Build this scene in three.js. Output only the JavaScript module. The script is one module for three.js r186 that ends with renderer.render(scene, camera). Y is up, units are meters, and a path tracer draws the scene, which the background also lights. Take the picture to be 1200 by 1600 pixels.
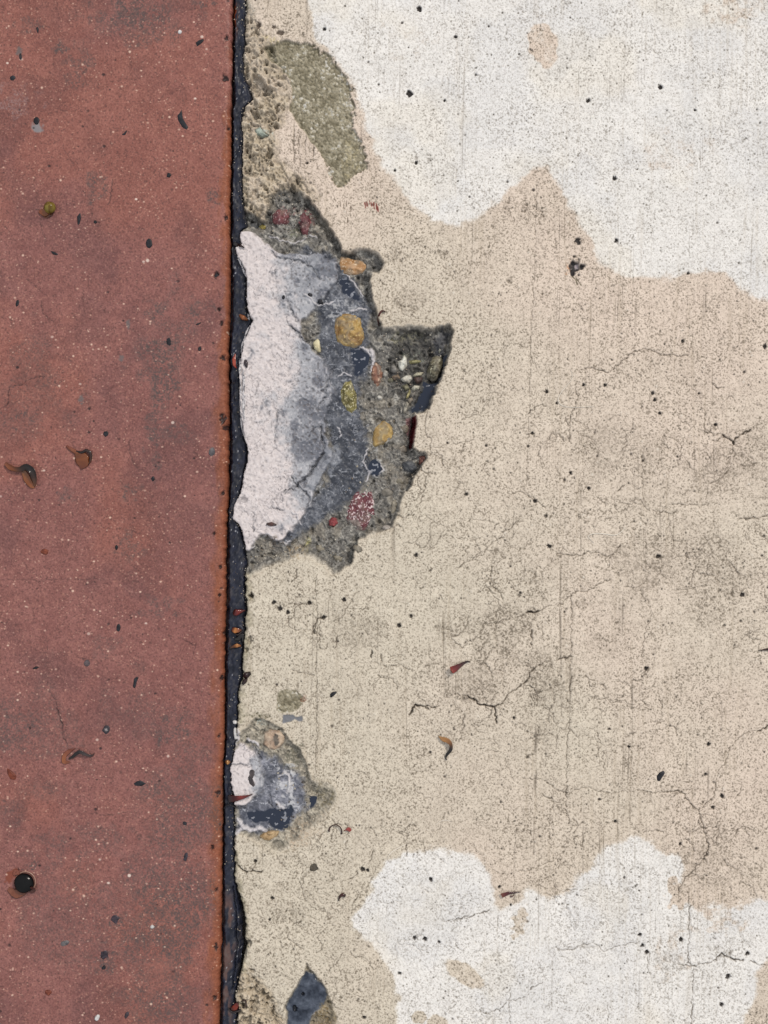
import * as THREE from 'three';

// ---------------------------------------------------------------- camera, sky, sun, exposure
// Layout unit: 1 u = 0.5 mm on the ground; the ground plane is y = 0, x to the right, z towards the viewer's feet.
const U = 0.0005;
const X = (u) => (u - 600) * U, Z = (v) => (v - 800) * U, MM = 0.001;
const scene = new THREE.Scene();
const CAM_H = 0.9;
const camera = new THREE.PerspectiveCamera(2 * Math.atan(0.4 / CAM_H) * 180 / Math.PI, 0.75, 0.01, 400);
camera.position.set(0, CAM_H, 0);
camera.up.set(0, 0, -1);
camera.lookAt(0, 0, 0);

function overcastSky() {
  const w = 64, h = 32, d = new Float32Array(w * h * 4);
  for (let j = 0; j < h; j++) for (let i = 0; i < w; i++) {
    const el = ((j + 0.5) / h - 0.5) * Math.PI, s = Math.sin(el), k = (j * w + i) * 4;
    const L = s > 0 ? 0.36 * (1 + 2 * s) / 1.6 : 0.12;
    d[k] = L * 0.97; d[k + 1] = L * 0.99; d[k + 2] = L * 1.04; d[k + 3] = 1;
  }
  const t = new THREE.DataTexture(d, w, h, THREE.RGBAFormat, THREE.FloatType);
  t.mapping = THREE.EquirectangularReflectionMapping; t.magFilter = THREE.LinearFilter; t.minFilter = THREE.LinearFilter;
  t.colorSpace = THREE.LinearSRGBColorSpace; t.needsUpdate = true;
  return t;
}
scene.background = overcastSky();
scene.environment = scene.background;

const sun = new THREE.DirectionalLight(0xfff6ea, 1.5);
sun.position.set(1.5, 2.3, -1.9);
sun.castShadow = true; sun.shadow.radius = 21; sun.shadow.mapSize.set(2048, 2048);
Object.assign(sun.shadow.camera, { left: -1, right: 1, top: 1, bottom: -1, near: 0.5, far: 8 });
scene.add(sun, sun.target);

const renderer = new THREE.WebGLRenderer({ antialias: true });
renderer.toneMapping = THREE.LinearToneMapping;
renderer.toneMappingExposure = 1.84;
renderer.shadowMap.enabled = true; renderer.shadowMap.type = THREE.PCFSoftShadowMap;

// Colours below are written as the eye sees them on the sheet of concrete; BASE turns them into base colours.
const BASE = 1 / 1.5;

// ---------------------------------------------------------------- noise and small helpers
let seed = 12345;
const rnd = () => { seed |= 0; seed = seed + 0x6D2B79F5 | 0; let t = Math.imul(seed ^ seed >>> 15, 1 | seed); t = t + Math.imul(t ^ t >>> 7, 61 | t) ^ t; return ((t ^ t >>> 14) >>> 0) / 4294967296; };
const rr = (a, b) => a + (b - a) * rnd();
const hash = (x, y) => { let h = Math.imul(x, 374761393) + Math.imul(y, 668265263) | 0; h = Math.imul(h ^ h >>> 13, 1274126177); return ((h ^ h >>> 16) >>> 0) / 4294967296; };
function vn(x, y) {                                        // value noise 0..1
  const xi = Math.floor(x), yi = Math.floor(y); let fx = x - xi, fy = y - yi;
  fx = fx * fx * (3 - 2 * fx); fy = fy * fy * (3 - 2 * fy);
  const a = hash(xi, yi), b = hash(xi + 1, yi), c = hash(xi, yi + 1), d = hash(xi + 1, yi + 1);
  return a + (b - a) * fx + (c - a) * fy + (a - b - c + d) * fx * fy;
}
const fbm = (x, y, o = 4) => { let s = 0, a = 0.5, n = 0; for (let i = 0; i < o; i++) { s += a * vn(x, y); n += a; a *= 0.5; x = x * 2.03 + 17.3; y = y * 2.03 - 9.1; } return s / n; };
function cells(x, y) {                                     // Worley: [nearest, gap to second, id]
  const xi = Math.floor(x), yi = Math.floor(y); let a = 9, b = 9, id = 0;
  for (let j = -1; j < 2; j++) for (let i = -1; i < 2; i++) {
    const cx = xi + i, cy = yi + j, dx = cx + hash(cx, cy) - x, dy = cy + hash(cx + 71, cy - 33) - y, d = dx * dx + dy * dy;
    if (d < a) { b = a; a = d; id = hash(cx - 13, cy + 57); } else if (d < b) b = d;
  }
  a = Math.sqrt(a); b = Math.sqrt(b); return [a, b - a, id];
}
const clamp = (x, a = 0, b = 1) => x < a ? a : x > b ? b : x;
const sst = (a, b, x) => { const t = clamp((x - a) / (b - a)); return t * t * (3 - 2 * t); };
const lerp = (a, b, t) => a + (b - a) * t;
const lin = (c) => { c /= 255; return c <= 0.04045 ? c / 12.92 : Math.pow((c + 0.055) / 1.055, 2.4); };
const enc = (l) => 255 * (l <= 0.0031308 ? l * 12.92 : 1.055 * Math.pow(l, 1 / 2.4) - 0.055);
const LUT = new Uint8Array(1024); for (let i = 0; i < 1024; i++) LUT[i] = Math.round(enc(lin(i / 4) * BASE));
const base3 = (c) => [lin(c[0]) * BASE, lin(c[1]) * BASE, lin(c[2]) * BASE];
function curve(tab) {                                      // piecewise linear
  return (v) => { let i = 1; while (i < tab.length - 1 && tab[i][0] < v) i++; const [a, p] = tab[i - 1], [b, q] = tab[i]; return p + (q - p) * clamp((v - a) / (b - a)); };
}
const used = {};
const numbered = (n) => { const k = used[n] = (used[n] ?? -1) + 1; return k ? `${n}_${String(k).padStart(3, '0')}` : n; };
function shadows(o) { o.traverse((m) => { if (m.isMesh) { m.castShadow = true; m.receiveShadow = true; } }); return o; }
function put(o, name, label, category, group, kind) {
  o.name = numbered(name); o.userData = { label }; if (category) o.userData.category = category;
  if (group) o.userData.group = group; if (kind) o.userData.kind = kind;
  scene.add(shadows(o)); return o;
}

// ---------------------------------------------------------------- a raster of height, colour and gloss
class Sheet {
  constructor(x0, y0, w, h) { Object.assign(this, { x0, y0, w, h }); const n = w * h; this.R = new Float32Array(n); this.G = new Float32Array(n); this.B = new Float32Array(n); this.H = new Float32Array(n); this.Q = new Float32Array(n); this.F = new Float32Array(n); }
  each(fn) { let i = 0; for (let y = 0; y < this.h; y++) for (let x = 0; x < this.w; x++, i++) fn(i, x + this.x0, y + this.y0); }
  tint(i, c, m) { this.R[i] += (c[0] - this.R[i]) * m; this.G[i] += (c[1] - this.G[i]) * m; this.B[i] += (c[2] - this.B[i]) * m; }
  box(xa, ya, xb, yb, fn) {
    xa = Math.max(this.x0, Math.floor(xa)); ya = Math.max(this.y0, Math.floor(ya)); xb = Math.min(this.x0 + this.w - 1, Math.ceil(xb)); yb = Math.min(this.y0 + this.h - 1, Math.ceil(yb));
    for (let y = ya; y <= yb; y++) for (let x = xa, i = (y - this.y0) * this.w + xa - this.x0; x <= xb; x++, i++) fn(i, x, y);
  }
  poly(pts, { pad = 10, warp = 0, scale = 12, close = true }, fn) {   // fn(i, d, x, y, w): d > 0 inside, w = third entry at the nearest edge
    let xa = 1e9, ya = 1e9, xb = -1e9, yb = -1e9; for (const p of pts) { xa = Math.min(xa, p[0]); xb = Math.max(xb, p[0]); ya = Math.min(ya, p[1]); yb = Math.max(yb, p[1]); }
    const n = pts.length;
    this.box(xa - pad, ya - pad, xb + pad, yb + pad, (i, x, y) => {
      let px = x, py = y;
      if (warp) { px += (fbm(x / scale + 3, y / scale, 3) - 0.5) * 2 * warp; py += (fbm(x / scale - 40, y / scale + 91, 3) - 0.5) * 2 * warp; }
      let best = 1e9, w = 0, ins = false;
      for (let k = 0; k < n - (close ? 0 : 1); k++) {
        const a = pts[k], b = pts[(k + 1) % n], ex = b[0] - a[0], ey = b[1] - a[1];
        if ((a[1] > py) !== (b[1] > py) && px < ex * (py - a[1]) / ey + a[0]) ins = !ins;
        const t = clamp(((px - a[0]) * ex + (py - a[1]) * ey) / (ex * ex + ey * ey)), dx = a[0] + ex * t - px, dy = a[1] + ey * t - py, d = dx * dx + dy * dy;
        if (d < best) { best = d; w = (a[2] ?? 0) + ((b[2] ?? 0) - (a[2] ?? 0)) * t; }
      }
      const d = Math.sqrt(best);
      if (ins || d < pad) fn(i, ins ? d : -d, x, y, w);
    });
  }
  blob(x, y, rx, ry, rot, rag, fn) {                       // fn(i, m): m 1 in the middle, 0 at the ragged edge
    const c = Math.cos(rot), s = Math.sin(rot), r = Math.max(rx, ry) * (1 + rag) + 2, k = 2.2 / Math.max(2, Math.min(rx, ry));
    this.box(x - r, y - r, x + r, y + r, (i, px, py) => {
      const dx = px - x, dy = py - y, a = (dx * c + dy * s) / rx, b = (-dx * s + dy * c) / ry;
      const d = Math.hypot(a, b) + rag * (vn(px * k + x, py * k + y) - 0.5) * 2;
      if (d < 1) fn(i, 1 - d, px, py);
    });
  }
  line(pts, width, jag, fn) {                              // fn(i, m) along a jagged line
    const q = [];
    for (let k = 0; k < pts.length - 1; k++) {
      const [x0, y0] = pts[k], [x1, y1] = pts[k + 1], L = Math.hypot(x1 - x0, y1 - y0), n = Math.max(1, Math.ceil(L / 2.5)), nx = -(y1 - y0) / (L || 1), ny = (x1 - x0) / (L || 1);
      for (let t = 0; t < n; t++) { const j = (vn(k * 7.7 + t * 0.55, x0 + y0) - 0.5) * 2 * jag; q.push([lerp(x0, x1, t / n) + nx * j, lerp(y0, y1, t / n) + ny * j]); }
    }
    q.push(pts[pts.length - 1]);
    for (let k = 0; k < q.length - 1; k++) {
      const a = q[k], b = q[k + 1], w = width * (0.55 + 0.9 * vn(k * 0.31 + a[0], 5)), ex = b[0] - a[0], ey = b[1] - a[1], l2 = ex * ex + ey * ey || 1;
      this.box(Math.min(a[0], b[0]) - w - 1, Math.min(a[1], b[1]) - w - 1, Math.max(a[0], b[0]) + w + 1, Math.max(a[1], b[1]) + w + 1, (i, x, y) => {
        const t = clamp(((x - a[0]) * ex + (y - a[1]) * ey) / l2), d = Math.hypot(a[0] + ex * t - x, a[1] + ey * t - y), m = clamp(1.1 * w - d + 0.12, 0, 1);
        if (m > 0) fn(i, m);
      });
    }
  }
  height(x, y) {                                           // bilinear, mm
    x = clamp(x - this.x0, 0, this.w - 1.001); y = clamp(y - this.y0, 0, this.h - 1.001);
    const xi = x | 0, yi = y | 0, fx = x - xi, fy = y - yi, i = yi * this.w + xi, H = this.H;
    return lerp(lerp(H[i], H[i + 1], fx), lerp(H[i + this.w], H[i + this.w + 1], fx), fy);
  }
  uv(x, y) { return [(x - this.x0 + 0.5) / this.w, (y - this.y0 + 0.5) / this.h]; }
  material(bump, extra = {}) {
    const n = this.w * this.h, c = new Uint8Array(n * 4), q = new Uint8Array(n * 4), f = new Uint8Array(n * 4);
    for (let i = 0, k = 0; i < n; i++, k += 4) {
      c[k] = LUT[clamp(this.R[i] * 4, 0, 1020) | 0]; c[k + 1] = LUT[clamp(this.G[i] * 4, 0, 1020) | 0]; c[k + 2] = LUT[clamp(this.B[i] * 4, 0, 1020) | 0];
      q[k] = q[k + 1] = q[k + 2] = clamp(this.Q[i]) * 255; f[k] = f[k + 1] = f[k + 2] = clamp(this.F[i]) * 255;
      c[k + 3] = q[k + 3] = f[k + 3] = 255;
    }
    const tex = (d, srgb) => { const t = new THREE.DataTexture(d, this.w, this.h, THREE.RGBAFormat); t.magFilter = THREE.LinearFilter; t.minFilter = THREE.LinearFilter; if (srgb) t.colorSpace = THREE.SRGBColorSpace; t.needsUpdate = true; return t; };
    return new THREE.MeshPhysicalMaterial({ map: tex(c, true), roughnessMap: tex(q), roughness: 1, bumpMap: tex(f), bumpScale: bump, ...extra });
  }
}

// ---------------------------------------------------------------- joint between the two slabs
const redEdge0 = curve([[-6000, 384], [0, 362], [140, 360], [300, 359], [420, 357], [560, 355], [760, 354], [900, 351], [1000, 350], [1100, 349], [1250, 346], [1400, 345], [1500, 343], [1600, 341], [7600, 300]]);
const redEdge = (v) => redEdge0(v) + (fbm(v / 7, 3.3, 4) - 0.5) * 5 + (vn(v / 60, 8) - 0.5) * 2;
const jointRight0 = curve([[-6000, 405], [0, 383], [60, 381], [100, 378], [125, 382], [140, 392], [153, 394], [165, 380], [180, 376], [240, 377], [300, 377], [320, 378], [340, 381], [352, 384], [358, 374], [372, 373], [380, 377], [386, 366], [400, 371], [420, 382], [440, 385], [460, 384], [485, 386], [500, 394], [508, 391], [530, 381], [550, 376], [575, 373], [600, 373], [640, 374], [680, 380], [705, 386], [720, 385], [745, 379], [770, 374], [790, 364], [812, 362], [820, 372], [832, 377], [850, 382], [880, 384], [910, 383], [960, 384], [1000, 381], [1040, 378], [1060, 379], [1070, 373], [1110, 371], [1150, 369], [1175, 365], [1200, 358], [1220, 359], [1240, 363], [1260, 365], [1300, 365], [1340, 366], [1380, 367], [1400, 375], [1440, 383], [1480, 383], [1500, 380], [1530, 373], [1560, 367], [1580, 372], [1600, 370], [7600, 335]]);
const jointRight = (v) => jointRight0(v) + (fbm(v / 6, 41.3, 4) - 0.5) * (v > 350 && v < 870 ? 3.5 : 6.5);

// ---------------------------------------------------------------- the beige concrete pavement: height, colour, gloss
const C = new Sheet(340, -224, 1280, 2048);
const dry = new Float32Array(C.w * C.h);
const dryTop = [[470, -120], [466, -60], [478, -20], [494, 58], [520, 90], [548, 116], [560, 150], [572, 200], [590, 245], [622, 288], [640, 318], [676, 345], [712, 355], [745, 343], [770, 322], [798, 298], [815, 278], [832, 268], [852, 262], [868, 280], [882, 318], [900, 345], [922, 372], [936, 408], [960, 428], [1000, 435], [1050, 431], [1100, 428], [1132, 427], [1150, 446], [1172, 460], [1200, 471], [1270, 500], [1350, 490], [1400, 420], [1380, 330], [1430, 240], [1490, 140], [1470, 20], [1400, -60], [1330, -80], [1260, -150], [1140, -170], [1040, -140], [930, -180], [820, -160], [700, -190], [600, -150], [540, -170]];
const dryLow = [[549, 1437], [562, 1420], [580, 1397], [588, 1366], [605, 1346], [632, 1334], [660, 1329], [700, 1327], [738, 1334], [758, 1350], [768, 1372], [770, 1398], [776, 1414], [790, 1420], [806, 1412], [816, 1404], [828, 1390], [838, 1391], [846, 1402], [866, 1404], [886, 1395], [902, 1374], [930, 1352], [940, 1334], [956, 1317], [976, 1308], [1000, 1306], [1016, 1320], [1036, 1332], [1058, 1338], [1068, 1358], [1066, 1378], [1058, 1393], [1064, 1408], [1084, 1414], [1110, 1412], [1150, 1418], [1190, 1405], [1240, 1420], [1300, 1470], [1270, 1500], [1200, 1496], [1180, 1520], [1184, 1552], [1172, 1576], [1160, 1600], [1150, 1640], [1080, 1720], [940, 1760], [760, 1740], [650, 1690], [624, 1620], [624, 1560], [615, 1524], [600, 1498], [584, 1474], [566, 1464], [555, 1455]];
C.poly(dryTop, { pad: 14, warp: 6, scale: 20 }, (i, d) => { dry[i] = Math.max(dry[i], sst(-9, 9, d)); });
C.poly(dryLow, { pad: 14, warp: 6, scale: 20 }, (i, d) => { dry[i] = Math.max(dry[i], sst(-9, 9, d)); });
// damp spots left in the dry parts
const damp = (x, y, rx, ry, rot, rag, k) => C.blob(x, y, rx, ry, rot, rag, (i, m) => { dry[i] *= 1 - k * sst(0, 0.3, m); });
damp(726, 1522, 41, 18, 0.62, 0.1, 0.95); damp(655, 1590, 12, 12, 0, 0.2, 0.8); damp(683, 1600, 20, 18, 0, 0.15, 0.9);
damp(848, 66, 25, 42, -0.15, 0.3, 0.85); damp(838, 318, 34, 40, 0, 0.3, 1); damp(812, 1440, 12, 30, 0.2, 0.5, 0.6); damp(1060, 1396, 20, 26, 0, 0.5, 0.9);
damp(1150, 18, 46, 24, 0, 0.6, 0.35); damp(1060, 240, 60, 40, 0.3, 0.6, 0.22); damp(1050, 1490, 26, 36, 0, 0.6, 0.3); damp(1120, 1430, 50, 26, 0.1, 0.6, 0.5); damp(640, 60, 60, 30, 0, 0.6, 0.12);

C.each((i, x, y) => {
  const a = fbm(x / 230 + 2, y / 230, 3), b = fbm(x / 52, y / 52, 3), c = fbm(x / 13, y / 13, 2), f = vn(x / 2.1, y / 2.1), g = hash(x, y);
  const pink = sst(0.25, 0.8, a * 0.6 + sst(560, 1150, x) * 0.32 + (1 - sst(250, 650, y)) * 0.35);
  const t = (b - 0.5) * 12 + (c - 0.5) * 13 + (f - 0.5) * 16 + (g - 0.5) * 13;
  const k = dry[i] ? sst(0.12, 0.88, dry[i] + ((c - 0.5) * 0.7 + (f - 0.5) * 0.35) * (dry[i] < 1 ? 1 : 0)) : 0;
  const blue = sst(0.45, 0.62, fbm(x / 70 + 9, y / 70 - 4, 3)), warm = sst(0.5, 0.68, fbm(x / 95 - 31, y / 95 + 12, 3));
  const wr = lerp(213, 224, pink), wg = lerp(203, 207, pink), wb = lerp(185, 191, pink);
  const dr = 238 - 6 * blue - 1 * warm, dg = 235 - 5 * blue - 3 * warm, db = 230 - 3 * blue - 7 * warm, td = t * 0.9;
  C.R[i] = lerp(wr + t, dr + td, k); C.G[i] = lerp(wg + t, dg + td, k); C.B[i] = lerp(wb + t * 0.95, db + td, k);
  C.H[i] = (a - 0.5) * 0.5 + (b - 0.5) * 0.3 + (f - 0.5) * 0.09;
  const q1 = vn(x / 1.5 + 0.3, y / 1.5), q2 = vn(x / 2.5 + 100, y / 2.5 + 7), cl = sst(0.3, 0.68, fbm(x / 38 + 7, y / 38 + 1, 3));
  const dk = clamp(sst(0.62, 0.84, q1) * (0.42 + 0.28 * cl) + sst(0.76, 0.88, q2) * (0.2 + 0.35 * cl) + (g > 0.93 ? 0.55 : 0)), lt = sst(0.32, 0.12, q1) * (0.35 + 0.4 * cl);
  C.tint(i, k > 0.5 ? [128, 121, 112] : [106, 95, 81], dk * lerp(0.85, 0.66, k)); C.tint(i, k > 0.5 ? [246, 242, 234] : [222, 208, 190], lt * 0.7); C.H[i] -= dk * 0.16;
  C.Q[i] = lerp(0.68, 0.92, k); C.F[i] = 0.5 + (f - 0.5) * 0.5 + (g - 0.5) * 0.25;
});
// broom strokes: fine grooves running along the slab, patchy
C.each((i, x, y) => {
  const w = x + (fbm(y / 300, x / 400, 2) - 0.5) * 10 + y * 0.012;
  const zone = sst(0.36, 0.66, fbm(x / 42 + 5, y / 330 + 2, 3) + 0.2 * Math.exp(-((x - 495) ** 2) / 1500) * sst(880, 980, y)) * (1 - 0.5 * dry[i]);
  if (zone < 0.02) return;
  const s = vn(w / 2.6, y / 70), l = vn(w / 1.7 + 40, y / 120), m = zone * clamp((s - 0.62) * 3.2), n = zone * clamp((l - 0.8) * 6) * sst(0.35, 0.6, vn(w / 9, y / 35));
  C.tint(i, [158, 143, 122], m * 0.26); C.tint(i, [74, 65, 55], n * 0.5); C.H[i] -= m * 0.12 + n * 0.35; C.F[i] -= m * 0.15;
});
// sand grains, pores and grit
function dots(n, r0, r1, col, al, dep, where, stretch = 1) {
  for (let k = 0; k < n; k++) {
    const x = rr(350, 1610), y = rr(-220, 1815); if (where && rnd() > where(x, y)) continue; if (dep > 0 && rnd() < 0.5 * dry[(y - C.y0 | 0) * C.w + (x - C.x0 | 0)]) continue;
    const r = r0 + (r1 - r0) * rnd() ** 2, e = 0.65 + 0.35 * rnd(), rot = rnd() * 3.14, c = Math.cos(rot), s = Math.sin(rot), A = al * (0.5 + 0.5 * rnd());
    C.box(x - r - 1, y - r * stretch - 1, x + r + 1, y + r * stretch + 1, (i, px, py) => {
      const dx = px - x, dy = (py - y) / stretch, d = Math.hypot(dx * c + dy * s, (-dx * s + dy * c) / e), m = clamp(r - d + 0.55);
      if (m > 0) { C.tint(i, col, m * A); C.H[i] -= dep * m * Math.min(1, r / 2); C.F[i] -= 0.3 * m * Math.sign(dep); }
    });
  }
}
const clump = (x, y) => 0.45 + 0.55 * sst(0.35, 0.7, fbm(x / 40 + 7, y / 40 + 1, 3));
dots(26000, 0.6, 1.3, [84, 75, 64], 0.75, 0.25, clump);
dots(6000, 0.8, 1.5, [58, 52, 46], 0.8, 0.5, clump, 1.15);
dots(420, 1.1, 2.2, [46, 40, 37], 0.85, 1.0, null);
dots(40, 1.8, 2.8, [42, 37, 34], 0.9, 1.5, null);
dots(900, 1.0, 2.0, [232, 226, 214], 0.6, -0.1, null);
const pit = (x, y, r, rag = 0.4, col = [40, 36, 34], dep = 1.8, ry = r) => C.blob(x, y, r, ry, 0, rag, (i, m) => { const k = sst(0, 0.35, m); C.tint(i, col, 0.9 * k); C.H[i] -= dep * k; });
for (const [x, y, r] of [[919, 157, 5], [1032, 136, 5], [960, 278, 5], [963, 376, 5], [903, 377, 7], [1075, 427, 4], [640, 146, 8], [695, 157, 3], [507, 45, 4], [712, 57, 4], [655, 14, 6], [650, 254, 4], [617, 266, 3], [480, 255, 3], [729, 772, 5], [537, 937, 5], [1020, 614, 4], [946, 602, 4], [1195, 541, 5], [1067, 533, 4], [1023, 625, 4], [1031, 646, 4], [1118, 664, 5], [1128, 1244, 5], [1114, 1262, 4], [1063, 1319, 4], [962, 1284, 4], [1103, 1210, 4], [1108, 1163, 5], [983, 1167, 4], [803, 1122, 3], [623, 977, 5], [642, 962, 4], [650, 868, 5], [858, 853, 5], [1029, 870, 6], [1160, 930, 6], [1010, 1045, 5], [1004, 1477, 4], [1064, 1468, 5], [1000, 1461, 4], [686, 1472, 3], [648, 1466, 5], [664, 1467, 5], [673, 1374, 5], [569, 1590, 4], [624, 1521, 4], [780, 1386, 4], [798, 1414, 3], [1011, 1488, 5], [1138, 1526, 6], [870, 630, 3], [854, 612, 5], [912, 601, 4], [892, 739, 4], [920, 763, 4], [832, 677, 4], [836, 783, 5], [437, 951, 6], [428, 941, 5], [449, 957, 5], [484, 942, 5], [505, 965, 5], [391, 932, 6], [421, 1437, 3], [425, 1404, 4], [385, 1475, 6], [399, 1346, 4], [566, 1358, 6], [575, 1360, 4], [1168, 1490, 5], [1128, 1570, 5]]) pit(x, y, r * 0.72);
// ragged worn hollows: darker, coarser concrete
const worn = (x, y, rx, ry, rot, col, al, dep, rag = 0.55) => C.blob(x, y, rx, ry, rot, rag, (i, m, px, py) => { const g = sst(0, 0.55, m) * (0.12 + 1.1 * sst(0.45, 0.75, 0.6 * vn(px / 1.6, py / 1.6) + 0.4 * vn(px / 3.4 + 9, py / 3.4))); C.tint(i, col, clamp(al * g)); C.H[i] -= dep * g; });
for (const [x, y, rx, ry, r = 0, al = 0.55, dp = 0.6] of [[822, 322, 8, 14, 0.2, .8, 1], [842, 328, 7, 14, -0.5, .8, 1], [792, 323, 5, 13, 0.2, .8, 1], [740, 362, 4, 7], [768, 354, 6, 4], [694, 396, 10, 8], [765, 398, 7, 9], [850, 460, 8, 6, 0, .6], [795, 440, 6, 9], [1025, 845, 11, 18, 0, .5, .3], [967, 972, 8, 7, 0, .6], [908, 945, 12, 9], [858, 997, 6, 5], [1142, 930, 10, 9], [1105, 935, 14, 12, 0, .35], [835, 1095, 16, 14, 0, .5, .5], [850, 1150, 20, 22, 0, .3, .3], [780, 990, 66, 50, 0, .5, .3], [740, 1060, 60, 40, 0, .35, .2], [845, 1060, 50, 40, 0, .35, .2], [1000, 880, 60, 50, 0, .3, .2], [1100, 880, 80, 60, 0, .25, .15], [960, 700, 70, 60, 0, .22, .15], [1120, 740, 60, 40, 0, .3, .15], [700, 985, 20, 26, 0, .4, .4], [775, 865, 12, 16, 0, .45, .4], [830, 900, 16, 14, 0, .35], [1110, 1340, 60, 46, 0, .22, .2], [1190, 720, 60, 50, 0, .25, .2], [490, 1356, 10, 10, 0, .9, 1.2], [445, 1430, 34, 16, 0, .35, .4], [560, 985, 60, 36, 0, .28, .25], [1050, 1500, 26, 26, 0, .25, .2], [1130, 1490, 26, 9, .3, .4, .4], [620, 400, 22, 16, 0, .35, .5], [640, 470, 30, 18, 0, .35, .5], [1110, 960, 40, 30, 0, .22, .2], [945, 1010, 40, 30, 0, .15, .1], [875, 1060, 40, 60, 0, .15, .1]]) worn(x, y, rx, ry, r, [84, 74, 62], al, dp);
pit(900, 418, 11, 0.55, [38, 36, 38], 3.2, 13); worn(888, 418, 6, 12, 0.2, [196, 140, 102], 0.8, 0.1); C.blob(902, 416, 4, 5, 0, 0.3, (i, m) => C.tint(i, [168, 158, 160], sst(0, .4, m)));
for (const p of [[[893, 431], [900, 438], [902, 445]], [[899, 432], [904, 440], [908, 446]]]) C.line(p, 0.9, 0.5, (i, m) => { C.tint(i, [86, 78, 60], m * 0.8); C.H[i] -= m * 0.4; });
// dull red dye caught in the broom grooves
for (const [x, y0, y1] of [[570, 317, 325], [573, 315, 322], [577, 313, 319], [580, 316, 322], [584, 317, 326], [588, 318, 328], [590, 323, 330]]) C.line([[x, y0], [x + 1, y1]], 1.0, 0.3, (i, m) => C.tint(i, [112, 46, 40], m * 0.85));
for (const [x, y] of [[532, 315], [537, 318], [541, 314], [543, 340], [548, 322]]) C.line([[x, y], [x, y + 8]], 0.8, 0.3, (i, m) => { C.tint(i, [80, 66, 54], m * 0.8); C.H[i] -= 0.4 * m; });

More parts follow.
